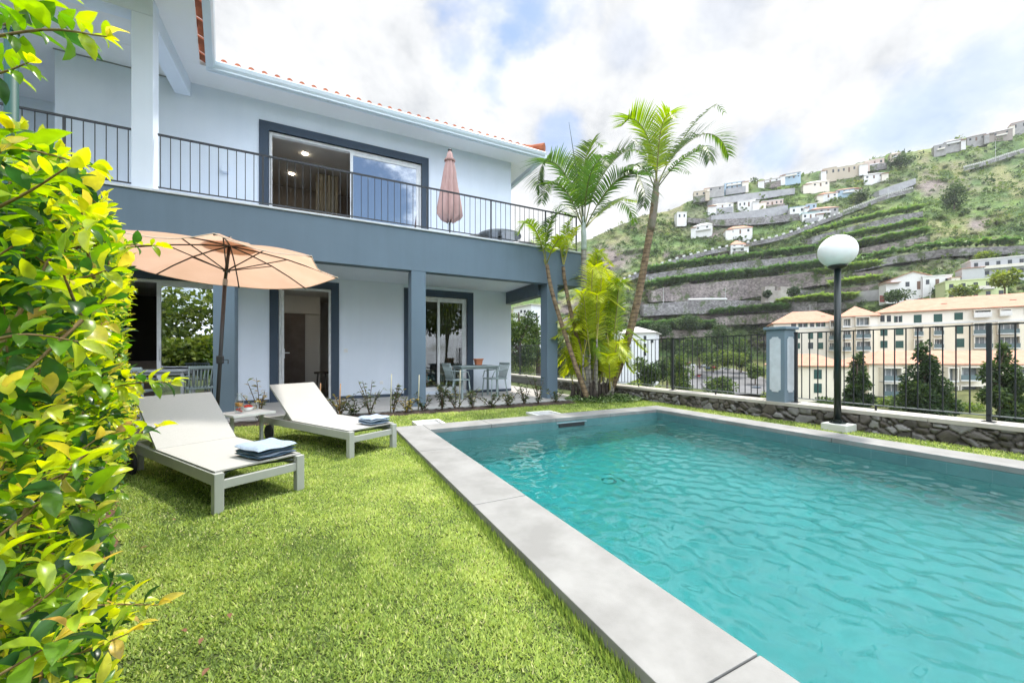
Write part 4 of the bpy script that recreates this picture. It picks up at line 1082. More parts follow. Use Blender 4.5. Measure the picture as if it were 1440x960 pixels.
palm('palm_tree', 'second tallest palm with a pale smooth trunk in front of the balcony end', PP([(838, 563), (830, 520), (825, 470), (822, 420), (821, 380), (821, 345)], d2), [.13, .09, .075, .068, .064, .062], TR_GREY,
  [(PP([(820, 318), (812, 285, -.2), (799, 252, -.4), (781, 230, -.7), (765, 229, -1.0), (757, 250, -1.2), (759, 271, -1.3)], d2), .68, .38, dict(dens=64, up=.6, droop=.25)),
   (PP([(823, 316), (833, 275, .1), (850, 243, .2), (870, 220, .4), (890, 210, .6), (908, 217, .9)], d2), .78, .46, dict(dens=64, up=.7, droop=.2)),
   (PP([(824, 318), (842, 285, -.3), (862, 258, -.7), (880, 247, -1.0), (897, 247, -1.3), (907, 272, -1.6), (905, 290, -1.7)], d2), .66, .36, dict(dens=60, up=.5, droop=.35)),
   (PP([(821, 316), (819, 270, .2), (822, 228, .5), (834, 200, .8), (848, 205, 1.1)], d2), .66, .5, dict(dens=56, up=.7, droop=.2)),
   (PP([(819, 318), (803, 280, -.6), (784, 258, -1.2), (768, 262, -1.6), (762, 285, -1.9)], d2), .52, .42, dict(dens=52, up=.45, droop=.35)),
   (PP([(824, 318), (846, 296, .6), (866, 283, 1.2), (884, 292, 1.7), (892, 312, 2.0)], d2), .52, .4, dict(dens=52, up=.45, droop=.4)),
   (PP([(820, 316), (815, 280, .8), (808, 245, 1.6), (800, 222, 2.2), (790, 226, 2.7)], d2), .5, .28, dict(dens=44, up=.4)),
   (PP([(822, 316), (824, 275, -.5), (832, 240, -1.1), (846, 222, -1.6), (858, 232, -2.0)], d2), .5, .33, dict(dens=44, up=.5)),
   (PP([(824, 320), (838, 305, .3), (856, 292, .5), (876, 280, .8), (896, 283, 1.1)], d2), .42, .68, dict(dens=44, up=.4)),
   (PP([(820, 318), (806, 296, .9), (790, 288, 1.7), (776, 300, 2.2)], d2), .38, .3, dict(dens=30, up=.3))],
  (PP([(821, 352), (821, 336), (820.5, 322), (821, 305)], d2), [.068]*4 + [.066]*4 + [.055]*3 + [.045, .035]), SHAFT2, PG)
MB().tube(PP([(821, 310), (812, 250), (800, 172)], d2), [.022, .016, .004], 6).build('spear_leaf', M('spear_dark', (.06, .09, .04), .6), [o for o in COL.objects if o.name.startswith('palm_tree')][-1])
d3 = 9.2
palm('palm_tree', 'thin young palm leaning in front of the right terrace column', PP([(826, 560), (808, 510), (788, 450), (775, 405), (769, 372)], d3), [.07, .055, .05, .048, .045], TR_BROWN,
  [(PP([(768, 372), (762, 345, -.1), (752, 322, -.3), (738, 312, -.6), (727, 330, -.8)], d3), .34, .62, dict(dens=36, up=.5)),
   (PP([(768, 370), (767, 338), (774, 312, .2), (790, 298, .4), (808, 305, .7)], d3), .40, .45, dict(dens=40, up=.5)),
   (PP([(769, 370), (777, 350, -.3), (788, 335, -.6), (800, 335, -.9), (806, 348, -1.1)], d3), .3, .75, dict(dens=30, up=.4)),
   (PP([(767, 372), (760, 352, .5), (750, 338, 1.0), (742, 345, 1.3)], d3), .28, .55, dict(dens=26, up=.4))], group=PG)
palm('palm_tree', 'thin young palm with yellowing fronds between the tall trunk and the column', PP([(832, 560), (818, 500), (803, 440), (795, 400), (792, 375)], d3+.3), [.065, .05, .048, .045, .04], TR_BROWN,
  [(PP([(792, 372), (788, 350), (784, 335, -.2), (776, 333, -.4)], d3+.3), .28, .8, dict(dens=26, up=.5)),
   (PP([(793, 372), (800, 345), (810, 322, .2), (822, 318, .4)], d3+.3), .32, .86, dict(dens=30, up=.5)),
   (PP([(792, 372), (795, 340, .3), (797, 318, .6), (806, 305, .8)], d3+.3), .30, .66, dict(dens=28, up=.5))], group=PG)
# bushy yellow-green suckers at the foot
fr, stems = [], []
r = random.Random(5)
cx_, cy_ = D(838, 560, 9.6).x, D(838, 560, 9.6).y
for i in range(44):
    bx, by = cx_+r.uniform(-.45, .45), cy_+r.uniform(-.45, .45)
    h = r.choice([.5, .8, 1.1, 1.5, 1.9, 2.3, 2.7, 3.0])*r.uniform(.8, 1.05)
    a = r.uniform(0, 2*math.pi); L = r.uniform(.65, 1.15)
    p0 = Vector((bx, by, h*.55)); dirh = Vector((math.cos(a), math.sin(a), 0))
    top = Vector((bx, by, 0))+dirh*L*.36+Vector((0, 0, h+.6)); tip = Vector((bx, by, 0))+dirh*L*.9+Vector((0, 0, h+.5-r.random()*.4))
    fr.append(([p0, p0.lerp(top, .55)+Vector((0, 0, .1)), top, tip], r.uniform(.34, .52), r.choice([.66, .78, .86, .94, .99]), dict(dens=44, up=.45, droop=.3, wid=.029)))
    if i % 2 == 0: stems.append(([Vector((bx*.5+cx_*.5, by*.5+cy_*.5, 0)), Vector((bx, by, h*.3)), p0+Vector((0, 0, .05))], .035))
palm('areca_palm', 'bushy yellow green areca palm filling the foot of the palm clump', [Vector((cx_-.25, cy_, 0)), Vector((cx_-.28, cy_, .8)), Vector((cx_-.3, cy_, 1.6)), Vector((cx_-.3, cy_, 2.3))], [.07, .055, .05, .04], TR_GREY, fr, group=None, cat='palm', stems=stems)
# root boss and ground cover
rb = MB()
for i in range(26):
    a = r.uniform(0, 6.28); q = r.uniform(.05, .62)
    x, y = cx_+q*math.cos(a)-.1, cy_+q*math.sin(a)*.8-.05
    rb.tube([(x, y, -.02), (x*.96+cx_*.04, y*.96+cy_*.04, .28+.2*(1-q))], [r.uniform(.05, .10), .03], 7)
rb.build('root_mass', M('dark_roots', (.07, .055, .045), .9, (.035, .028, .022), 10, bump=.8, bscale=40), [o for o in COL.objects if o.name.startswith('areca_palm')][0], True)
# creeping ground cover round the palms
n = 2600
a = rng.uniform(0, 2*math.pi, n); q = np.sqrt(rng.uniform(0, 1, n))
P = np.stack([cx_+.15+q*np.cos(a)*1.15, cy_-.25+q*np.sin(a)*.75, rng.uniform(.02, .14, n)*(1.1-q*.7)], 1)
Dr = norm(np.stack([rng.normal(0, 1, n), rng.normal(0, 1, n), rng.uniform(.1, .8, n)], 1)); N = norm(np.stack([rng.normal(0, .4, n), rng.normal(0, .4, n), np.ones(n)], 1))
GC = leafmat('ground_cover_leaves', [(0, (.03, .06, .02)), (.5, (.10, .19, .035)), (1, (.40, .46, .25))], .3)
V, F, T = leaf_batch(P, Dr, N, rng.uniform(.05, .09, n), rng.uniform(.025, .04, n), rng.uniform(0, 1, n)**1.5, seg=2)
tag(np_mesh('ground_cover', V, F, GC, None, False, T), kind='stuff')

# ------------------------------------------------------------------ young shrubs on stakes in the bed along the terrace
SHR = leafmat('young_shrub_leaves', [(0, (.018, .035, .016)), (.45, (.04, .07, .022)), (.8, (.12, .15, .03)), (1, (.38, .26, .04))], .3)
TWIG = M('twig_brown', (.10, .065, .04), .8)
def sapling(px, h, w, dense, tint, lab, y=7.3):
    p = PY(px, 560, y); x = p.x
    root = empty('young_shrub', (x, y, .02), lab, 'shrub', 'young shrubs in the bed along the terrace')
    rr = random.Random(int(px*7)); st = MB(); tipsl = []
    for i in range(3+dense//5):
        a = rr.uniform(0, 6.28); q = rr.uniform(.3, 1)*w
        hh = h*rr.uniform(.6, 1.0)
        pts = [Vector((x, y, .0)), Vector((x+q*.35*math.cos(a), y+q*.35*math.sin(a), hh*.5)), Vector((x+q*math.cos(a), y+q*math.sin(a)*.6, hh))]
        st.tube(bez(pts, 6), [.006]*6+[.002], 5); tipsl.append(pts)
    st.build('stems', TWIG, root)
    Pl, Dl = [], []
    for i in range(dense*7):
        pts = rr.choice(tipsl); u = rr.uniform(.25, 1.02)
        b = bez(pts, 10)[min(10, int(u*10))]
        Pl.append(tuple(b)); a = rr.uniform(0, 6.28); Dl.append((math.cos(a), math.sin(a), rr.uniform(-.2, .9)))
    Pl, Dl = np.array(Pl), norm(np.array(Dl)); m = len(Pl)
    N = norm(np.stack([rng.normal(0, .5, m), rng.normal(0, .5, m), np.ones(m)], 1))
    V, F, T = leaf_batch(Pl, Dl, N, rng.uniform(.055, .105, m), rng.uniform(.024, .042, m), np.clip(rng.normal(tint, .22, m), 0, 1), seg=2)
    np_mesh('leaves', V, F, SHR, root, False, T)
for px, h, w, dn, ti, lab in ((366, .55, .22, 12, .8, 'young yellow green shrub by the side table and the left door frame'), (478, .62, .26, 16, .7, 'young shrub with yellow leaves at the right edge of the open doorway'), (497, .40, .28, 14, .35, 'low dark young shrub just right of the open doorway'),
   (520, .50, .24, 14, .4, 'young shrub under the plain wall left of the middle column, dark leaves'), (553, .46, .26, 13, .5, 'thin young shrub close to the left side of the middle column'), (572, .50, .2, 12, .9, 'young shrub with orange leaves against the middle column'), (596, .42, .26, 13, .3, 'low young shrub just right of the middle column'),
   (622, .50, .28, 22, .15, 'dense dark young shrub before the sliding door sill'), (641, .46, .28, 20, .4, 'mid green young shrub before the left terrace chair'), (665, .50, .28, 16, .3, 'young shrub in front of the terrace table'), (690, .46, .26, 16, .35, 'young shrub in front of the right terrace chair'), (715, .5, .26, 15, .45, 'young shrub with reddish tips by the house corner'), (738, .46, .26, 15, .3, 'young shrub between house corner and right column'), (757, .52, .24, 16, .25, 'dark young shrub beside the right terrace column'), (781, .50, .22, 14, .4, 'last young shrub of the bed next to the palm clump')):
    sapling(px, h*1.1*(.62+.75*((px*7)%11)/11), w*1.3*(.7+.8*((px*5)%7)/7), int(dn*1.15), min(.9, ti+.12), lab, 7.22+.16*((px*3)%5)/5)
for px, h, lab in ((449, .62, 'wooden stake in the bed before the doorway'), (477, .6, 'wooden stake at the right door frame'), (549, .75, 'thin pale stake before the plain wall'), (646, .8, 'thin pale stake before the left terrace chair'), (588, .72, 'thin stake beside the middle column')):
    p = PY(px, 560, 7.34); o = MB().tube([(p.x, p.y, -.02), (p.x+.02, p.y, h)], [.012, .009], 7).build('plant_stake', WOOD if px < 500 else M('bamboo_pale', (.42, .40, .28), .7), None, True); tag(o, lab, 'stake', 'stakes in the bed along the terrace')
# ------------------------------------------------------------------ leafy hedge at the left, close to the camera
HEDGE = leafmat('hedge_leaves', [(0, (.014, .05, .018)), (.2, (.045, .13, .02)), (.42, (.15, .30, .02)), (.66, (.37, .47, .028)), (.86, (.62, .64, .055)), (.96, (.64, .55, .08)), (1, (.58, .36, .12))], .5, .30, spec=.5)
HB = M('hedge_twigs', (.27, .19, .07), .7, (.17, .10, .04), 30)
hg = empty('hedge', (-1.1, 2.5, 0), 'dense hedge of glossy yellow green leaves along the left side of the lawn', 'hedge')
def xr(y): return -.335*y - .02
def hh(y): return np.interp(y, [.5, 1.2, 2.2, 3.2, 4.5, 6.0], [1.50, 1.52, 1.60, 1.86, 2.02, 2.0])
def proj(P):
    x, y, z = P[..., 0], P[..., 1], P[..., 2]-EYE
    d = y*CT+x*ST; u = x*CT-y*ST
    return 720+FPX*u/d, HY-FPX*z/d, d
# silhouette of the hedge as twigs are allowed to reach (height -> how far the right face bulges out)
def bulge(py): return np.interp(py, [150, 205, 260, 330, 400, 470, 520, 580, 640, 700, 760, 820, 880, 960], [85, 116, 136, 176, 186, 166, 178, 202, 174, 136, 114, 156, 190, 160])
tw_P, tw_D, tw_L = [], [], []
NT_ = 3700
yy = .62 + 5.3*rng.uniform(0, 1, NT_*6)**1.25
dep = rng.uniform(0, 1, NT_*6)**2.2*.75
xx = xr(yy) - dep + .10*(fbm(yy*2.2, yy*0+3, 2)-.5)
zz_ = rng.uniform(.02, 1, NT_*6)*hh(yy)
top = rng.uniform(0, 1, NT_*6) < .22
zz_ = np.where(top, hh(yy)-rng.uniform(0, .18, NT_*6), zz_)
xx = np.where(top, xr(yy)-rng.uniform(0, 1.0, NT_*6), xx)
Pt = np.stack([xx, yy, zz_], 1)
a = rng.normal(0, 1, Pt.shape)*.55
Dt = norm(np.array([.62, -.28, .42]) + a + np.where(top[:, None], np.array([0, 0, .5]), 0))
Lt = rng.uniform(.10, .24, len(Pt))
tipp = Pt + Dt*Lt[:, None]*1.25
px, py, dd = proj(tipp); px0, py0, d0 = proj(Pt)
ok = (d0 > .52) & (dd > .47) & (px < bulge(py)+rng.normal(0, 9, len(px))) & (px > -420)
ok &= py > np.interp(px, [-400, 0, 60, 110, 150, 175, 215], [60, 175, 190, 215, 268, 322, 334])
idx = np.nonzero(ok)[0][:NT_]
Pt, Dt, Lt = Pt[idx], Dt[idx], Lt[idx]
# hand-placed sprigs that stand out of the hedge (px, py, depth) base -> tip
spr = [((-60, 62, .66), (60, 42, .62), (150, 52, .60)), ((0, 40, .7), (40, 15, .66), (75, -15, .62)), ((-20, 205, .66), (60, 215, .62), (128, 235, .6)), ((-30, 110, .75), (10, 100, .72), (40, 88, .70)),
       ((60, 640, .9), (150, 625, .86), (222, 600, .82)), ((90, 560, 1.0), (180, 540, .95), (243, 537, .93)), ((80, 350, 1.0), (150, 345, .97), (218, 345, .95)), ((40, 400, .72), (110, 392, .69), (165, 375, .67)),
       ((60, 860, .8), (150, 850, .78), (222, 850, .76)), ((60, 930, .7), (120, 915, .68), (180, 890, .66)), ((-20, 300, .6), (40, 270, .57), (95, 235, .55)), ((-30, 720, .62), (40, 690, .6), (120, 650, .62)), ((-20, 480, .55), (40, 470, .55), (110, 480, .58)), ((0, 880, .6), (50, 850, .58), (110, 800, .6)), ((-30, 600, .6), (20, 560, .58), (60, 520, .58)), ((-20, 960, .55), (30, 930, .54), (80, 900, .56))]
tubes = MB()
LP, LD_, LN, LL, LWd, LT = [], [], [], [], [], []
def add_leaf(p, d, n, l, w, t): LP.append(p); LD_.append(d); LN.append(n); LL.append(l); LWd.append(w); LT.append(t)
rr = random.Random(3)
def add_twig(C, L, young, scale=1.0):
    """leaf pairs along a twig curve (list of Vectors)"""
    n = len(C); k = max(3, int(L/.026)); flip = rr.uniform(0, 3.1)
    for i in range(k):
        u = (i+.6)/k
        q = min(n-2, int(u*(n-1))); f = u*(n-1)-q
        p = C[q].lerp(C[q+1], f); t = (C[q+1]-C[q]).normalized()
        s = t.cross(Vector((0, 0, 1)))
        if s.length < .1: s = Vector((1, 0, 0))
        s.normalize(); b = s.cross(t)
        an = flip + (i % 2)*1.35 + rr.uniform(-.3, .3)
        for sg in (0, math.pi):
            o = s*math.cos(an+sg)+b*math.sin(an+sg)
            d = (t*rr.uniform(.45, .95)+o+Vector((0, 0, .15))).normalized()
            nm = (b*.7+Vector((0, 0, .8))+Vector((rr.uniform(-.6, .6), rr.uniform(-.6, .6), rr.uniform(-.3, .3)))).normalized()
            size = (.053-.022*u*u)*rr.choice([.6, .8, .9, 1.0, 1.05, 1.25])*rr.uniform(.9, 1.1)*scale
            tint = young*(.34+.46*u)+rr.gauss(0, .12)
            if rr.random() < .04: tint = rr.uniform(.9, 1.0)
            if rr.random() < .2: tint = rr.uniform(0, .22)
            add_leaf(p, d, nm, size, size*rr.uniform(.35, .52), min(1, max(0, tint)))
    t = (C[-1]-C[-2]).normalized()
    for s in (0, 1): add_leaf(C[-1], (t+Vector((rr.uniform(-.4, .4), rr.uniform(-.4, .4), rr.uniform(-.2, .5)))).normalized(), Vector((rr.uniform(-1, 1), rr.uniform(-1, 1), .8)).normalized(), .045*rr.uniform(.6, 1.1)*scale, .017*scale, rr.choice([.72, .8, .88, .97]))
for i in range(len(Pt)):
    p, d, l = Vector(Pt[i]), Vector(Dt[i]), float(Lt[i])
    e = p+d*l+Vector((0, 0, l*.12)); C = [p, p.lerp(e, .5)+Vector((0, 0, -.012)), e]
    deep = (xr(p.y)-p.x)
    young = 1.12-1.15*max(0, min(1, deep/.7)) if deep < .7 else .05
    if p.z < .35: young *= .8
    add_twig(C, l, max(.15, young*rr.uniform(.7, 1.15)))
    if i % 3 == 0: tubes.tube(C, [.003, .0025, .0015], 4, False)
for s in spr:
    C = bez([D(*q) for q in s], 8); L = sum((C[i+1]-C[i]).length for i in range(8))
    add_twig(C, L, rr.uniform(.75, 1.0), 1.0); tubes.tube(C, [.0028-.0018*i/8 for i in range(9)], 6, False)
LP = np.array([tuple(v) for v in LP]); LD_ = np.array([tuple(v) for v in LD_]); LN = np.array([tuple(v) for v in LN]); LL = np.array(LL); LWd = np.array(LWd); LT = np.array(LT)
# nothing may come too near the lens
qx, qy, qd = proj(LP + LD_*LL[:, None]); keep = (qd > .42)
LP, LD_, LN, LL, LWd, LT = LP[keep], LD_[keep], LN[keep], LL[keep], LWd[keep], LT[keep]
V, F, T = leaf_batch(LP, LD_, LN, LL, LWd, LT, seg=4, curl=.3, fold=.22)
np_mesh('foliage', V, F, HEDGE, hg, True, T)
# inner dark leaves fill the body
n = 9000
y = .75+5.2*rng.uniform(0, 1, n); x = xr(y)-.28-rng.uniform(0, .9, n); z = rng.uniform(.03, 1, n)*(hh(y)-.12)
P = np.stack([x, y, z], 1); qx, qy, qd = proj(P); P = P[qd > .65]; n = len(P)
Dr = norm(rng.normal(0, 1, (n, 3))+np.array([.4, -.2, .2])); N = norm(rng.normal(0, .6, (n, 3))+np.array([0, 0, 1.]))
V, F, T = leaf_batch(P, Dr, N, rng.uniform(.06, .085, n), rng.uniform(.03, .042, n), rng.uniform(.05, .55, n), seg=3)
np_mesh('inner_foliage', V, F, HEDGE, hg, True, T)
for k in range(26):
    y = .9+5.0*k/26; x = xr(y)-.45+rr.uniform(-.15, .15)
    for j in range(3):
        e = Vector((xr(y)-.1-rr.uniform(0, .5), y+rr.uniform(-.3, .3), float(hh(y))*rr.uniform(.5, .9)))
        tubes.tube(bez([Vector((x, y, 0)), Vector((x, y, .3)).lerp(e, .35)+Vector((rr.uniform(-.08, .08), 0, 0)), e], 6), [.012-.0015*i for i in range(7)], 5, False)
tubes.build('twigs', HB, hg, True)
# bark mulch strip under the hedge
V, F = [], []
ys = np.linspace(.2, 6.3, 120)
for i, y in enumerate(ys):
    for j in range(6): V.append((xr(y)-1.1+1.06*j/5+(.03*math.sin(y*9+j) if j == 5 else 0), y, .006+.015*math.sin(y*23+j*2)*math.sin(j/5*math.pi)+.015*math.sin(j/5*math.pi)))
for i in range(119):
    for j in range(5): F.append((i*6+j, i*6+j+1, (i+1)*6+j+1, (i+1)*6+j))
mb = MB(); mb.add(V, F); tag(mb.build('mulch_bed', M('bark_mulch', (.16, .085, .05), .95, (.06, .03, .018), 30, bump=1.0, bscale=70), None, True), kind='structure')

# ------------------------------------------------------------------ grass blades
GR = leafmat('grass_blades', [(0, (.11, .17, .04)), (.35, (.28, .375, .085)), (.65, (.43, .51, .13)), (.88, (.58, .63, .23)), (1, (.62, .57, .32))], .42, .5, spec=.3)
def blades(x0, x1, y0, y1, dens, lmin, lmax, wmin, wmax, cond, zb=0.0, maxd=None):
    n = int((x1-x0)*(y1-y0)*dens)
    P = np.stack([rng.uniform(x0, x1, n), rng.uniform(y0, y1, n), np.full(n, zb)], 1)
    qx, qy, qd = proj(P)
    ok = cond(P[:, 0], P[:, 1]) & (qd > .6) & (qx > -120) & (qx < 1560) & (qy < 1040)
    if maxd: ok &= (qd < maxd[1]) & (qd >= maxd[0])
    P = P[ok]; n = len(P)
    patch = fbm(P[:, 0]*1.3, P[:, 1]*1.3, 3); fine = fbm(P[:, 0]*7, P[:, 1]*7, 9)
    a = rng.uniform(0, 2*math.pi, n); lean = rng.uniform(.5, 2.2, n)
    Dr = norm(np.stack([np.cos(a)*lean, np.sin(a)*lean, np.ones(n)*.75], 1))
    N = norm(np.stack([-np.cos(a)*.8, -np.sin(a)*.8, lean], 1)+rng.normal(0, .25, (n, 3)))
    L = rng.uniform(lmin, lmax, n)*(.5+1.0*fine)
    T = np.clip(.38+.65*(patch-.42)+.5*(fine-.45)+rng.normal(0, .17, n), 0, .95)
    T = np.where(rng.uniform(0, 1, n) < .05, rng.uniform(.9, 1, n), T)
    return leaf_batch(P, Dr, N, L, rng.uniform(wmin, wmax, n), T, seg=2, curl=-.35, fold=.12)
def lawnc(x, y):
    w = .018*np.sin(y*31)+.012*np.sin(y*83)
    inpool = (x > OX0+.005+w*.5) & (x < OX1-.005) & (y < OY1+.005)
    lid = ((x > 1.31) & (x < 1.77) & (y < 6.21)) | ((x > 3.39) & (x < 3.93) & (y < 6.21))
    return ~inpool & ~(lid & (y > 5.6)) & (x > -.335*y-.06+.05*np.sin(y*11)) & (y < np.where(x > 5.2, 7.5, 7.09+.03*np.sin(x*17))) & (x < 6.99)
bs = [blades(-1.6, .98, .7, 4.2, 24000, .016, .030, .0045, .0085, lawnc, maxd=(.6, 2.3)),
      blades(-2.6, .98, 1.2, 7.1, 13000, .018, .032, .006, .0105, lawnc, maxd=(2.3, 4.2)),
      blades(-3.2, 1.0, 3.0, 7.1, 5200, .022, .038, .009, .014, lawnc, maxd=(4.2, 7.5)),
      blades(.9, 7.0, 5.6, 7.5, 3200, .024, .040, .012, .018, lawnc, maxd=(4, 14)),
      blades(6.1, 7.0, -.5, 7.4, 3200, .024, .040, .010, .016, lawnc, maxd=(3, 14))]
# taller fringe where mowing misses the coping
n = 5200; y = rng.uniform(.5, 5.7, n); 
P = np.stack([OX0-.004-np.abs(rng.normal(0, .022, n)), y, np.zeros(n)], 1); a = rng.uniform(0, 6.28, n)
bs.append(leaf_batch(P, norm(np.stack([np.cos(a)*.5-.25, np.sin(a)*.5, np.full(n, .9)], 1)), norm(np.stack([-np.cos(a), -np.sin(a), np.full(n, .5)], 1)), rng.uniform(.03, .065, n), rng.uniform(.004, .008, n), np.clip(rng.normal(.3, .2, n), 0, 1), seg=2, curl=-.3))
V, F, T = join_batches(bs)
tag(np_mesh('lawn_grass', V, F, GR, None, False, T), kind='stuff')
# a few dry brown leaves lying on the lawn
for i, (qx, qy) in enumerate(((345, 750), (208, 768), (322, 862), (285, 896), (262, 888), (294, 938), (318, 640), (240, 730))):
    p = G(qx, qy, .035); m = MB(); A = rr.uniform(0, 6.28); a1 = Vector((math.cos(A), math.sin(A), .1)); b1 = Vector((-math.sin(A), math.cos(A), .15))
    V_, F_, T_ = leaf_batch(np.array([tuple(p)]), np.array([tuple(a1)]), np.array([[.1, .1, 1.]]), np.array([.035]), np.array([.018]), np.array([.5]), seg=3)
    o = np_mesh('dry_leaf', V_, F_, M('dry_leaf_brown', (.16, .07, .035), .8), None, False, T_)
    tag(o, 'small dry brown leaf lying on the lawn', 'leaf', 'dry leaves on the lawn')
# ------------------------------------------------------------------ valley and hillside
SKX = [-300, 500, 600, 700, 780, 830, 862, 900, 940, 975, 1005, 1060, 1100, 1160, 1200, 1250, 1300, 1360, 1440, 1600, 2000, 2700]
SKY_ = [420, 420, 410, 385, 352, 336, 322, 304, 296, 280, 268, 254, 252, 240, 232, 217, 210, 194, 182, 150, 110, 90]
def skyrow(px): return np.interp(px, SKX, SKY_)
KX = [-300, 600, 700, 900, 1050, 1200, 1350, 1700, 2700]
KD = np.array([[290, 235, 190, 170, 120, 80, 44, 15, 10], [290, 235, 190, 170, 120, 80, 44, 15, 10], [290, 240, 195, 170, 120, 80, 44, 15, 10], [300, 245, 212, 195, 150, 105, 45, 15, 10],
               [320, 250, 218, 200, 150, 110, 45, 15, 10], [330, 235, 175, 140, 110, 85, 45, 15, 10], [330, 210, 140, 108, 88, 72, 42, 15, 10], [320, 190, 120, 90, 75, 60, 38, 15, 10], [320, 190, 120, 90, 75, 60, 38, 15, 10]], float)
def depth(px, row):
    px = np.asarray(px, float); row = np.asarray(row, float)
    px, row = np.broadcast_arrays(px, row)
    s0 = skyrow(px); a = s0+(505-s0)*.33; b = s0+(505-s0)*.66
    kn = [s0, a, b, s0*0+505, s0*0+530, s0*0+550, s0*0+600, s0*0+680, s0*0+760]
    dv = [np.interp(px, KX, KD[:, k]) for k in range(9)]
    out = dv[0].copy()
    for k in range(8):
        t = (row-kn[k])/(kn[k+1]-kn[k]); m = (row >= kn[k])
        out = np.where(m, dv[k]+(dv[k+1]-dv[k])*np.clip(t, 0, 1), out)
    return out
def HP(px, row, f=1.0): return D(px, row, float(depth(px, row))*f)
RT, FW = Vector((CT, -ST, 0)), Vector((ST, CT, 0))

def colmat(name, rough=.95, nscale=.35, amp=.5, bump=0):
    m = bpy.data.materials.new(name); t = NT(m); tc = t.n('ShaderNodeTexCoord')
    at = t.n('ShaderNodeAttribute', attribute_name='col')
    nz = t.n('ShaderNodeTexNoise', ins={'Vector': (tc, 'Object'), 'Scale': nscale, 'Detail': 8.0, 'Roughness': .7})
    mr = t.n('ShaderNodeMapRange', ins={'Value': (nz, 'Fac'), 'From Min': .3, 'From Max': .7, 'To Min': 1-amp, 'To Max': 1+amp})
    sc = t.n('ShaderNodeVectorMath', operation='SCALE', ins={0: (at, 'Color'), 'Scale': (mr, 0)})
    kw = {'Base Color': (sc, 0), 'Roughness': rough, 'Specular IOR Level': .15}
    if bump: kw['Normal'] = (t.n('ShaderNodeBump', ins={'Strength': 1.0, 'Distance': bump, 'Height': (nz, 'Fac')}), 'Normal')
    t.out(t.n('ShaderNodeBsdfPrincipled', ins=kw)); return m
def set_col(o, C):
    a = o.data.attributes.new('col', 'FLOAT_COLOR', 'POINT')
    a.data.foreach_set('color', np.concatenate([C, np.ones((len(C), 1))], 1).astype(np.float32).ravel())
def hillcol(px, row):
    """what grows where: scrub, dry grass, rock"""
    n1 = fbm(px/38, row/13, 21); n2 = fbm(px/14, row/6, 33); n3 = fbm(px/90, row/40, 5)
    green = np.array([.075, .125, .042]); lush = np.array([.15, .22, .06]); dry = np.array([.26, .235, .115]); rock = np.array([.13, .11, .10]); grey = np.array([.17, .165, .16])
    C = green+(lush-green)*np.clip((n2-.35)*3, 0, 1)[:, None]
    wd = np.clip((n1-.46)*6, 0, 1)*np.where(px > 1290, .6, np.where(px < 960, .6, .25))
    C = C*(1-wd[:, None])+dry*wd[:, None]
    wr = np.clip((n2+n3-1.0)*6, 0, 1)*np.where((px < 1120) & (row > 350), 1.0, .55)
    C = C*(1-wr[:, None])+rock*wr[:, None]
    # bare brown slopes
    for (cx, cyr, rx, ry, c) in ((1010, 445, 55, 22, rock*1.25), (1085, 452, 45, 14, rock*1.4), (860, 365, 40, 30, rock*1.5), (1310, 262, 24, 18, rock*1.6), (1375, 316, 22, 13, rock*1.5), (1000, 330, 30, 9, rock*1.2), (1120, 415, 60, 14, grey), (1060, 300, 50, 10, grey*1.3), (1090, 480, 60, 25, rock)):
        w = np.clip(1.6-1.6*np.hypot((px-cx)/rx, (row-cyr)/ry)+(n2-.5)*1.2, 0, 1)[:, None]
        C = C*(1-w)+c*w
    return C
def make_hill():
    pxs = np.concatenate([np.arange(-300, 560, 40), np.arange(560, 1520, 3.0), np.arange(1520, 2010, 35)])
    fr = np.concatenate([np.linspace(0, 1, 110)])
    PXg, Fg = np.meshgrid(pxs, fr, indexing='ij')
    ROW = skyrow(PXg)+(505-skyrow(PXg))*Fg
    d = depth(PXg, ROW)
    amp = np.clip(np.minimum(Fg*12, (1-Fg)*14), 0, 1)
    d2 = d + amp*((fbm(PXg/26, ROW/10, 3)-.5)*14 + (fbm(PXg/8, ROW/4, 7)-.5)*6)
    rj = ROW + np.where(Fg < .02, (fbm(PXg/9, PXg*0, 4)-.5)*5, 0)
    u = (PXg-720)/FPX*d2
    V = np.stack([d2*ST+u*CT, d2*CT-u*ST, EYE-(rj-HY)*d2/FPX], -1)
    C = hillcol(PXg.ravel(), ROW.ravel())
    # far slope behind the ridge
    db = d[:, :1]+90; ub = (pxs[:, None]-720)/FPX*db
    Bk = np.stack([db*ST+ub*CT, db*CT-ub*ST, V[:, :1, 2]-35], -1)
    V = np.concatenate([Bk, V], 1); nx, ny = V.shape[:2]
    C = np.concatenate([C.reshape(nx, ny-1, 3)[:, :1], C.reshape(nx, ny-1, 3)], 1).reshape(-1, 3)
    I = np.arange(nx*ny).reshape(nx, ny)
    F = np.stack([I[:-1, 1:], I[1:, 1:], I[1:, :-1], I[:-1, :-1]], -1).reshape(-1, 4)
    o = np_mesh('hillside', V.reshape(-1, 3), [F], colmat('hill_ground', bump=1.5), None, True); set_col(o, C); tag(o, kind='structure')
make_hill()
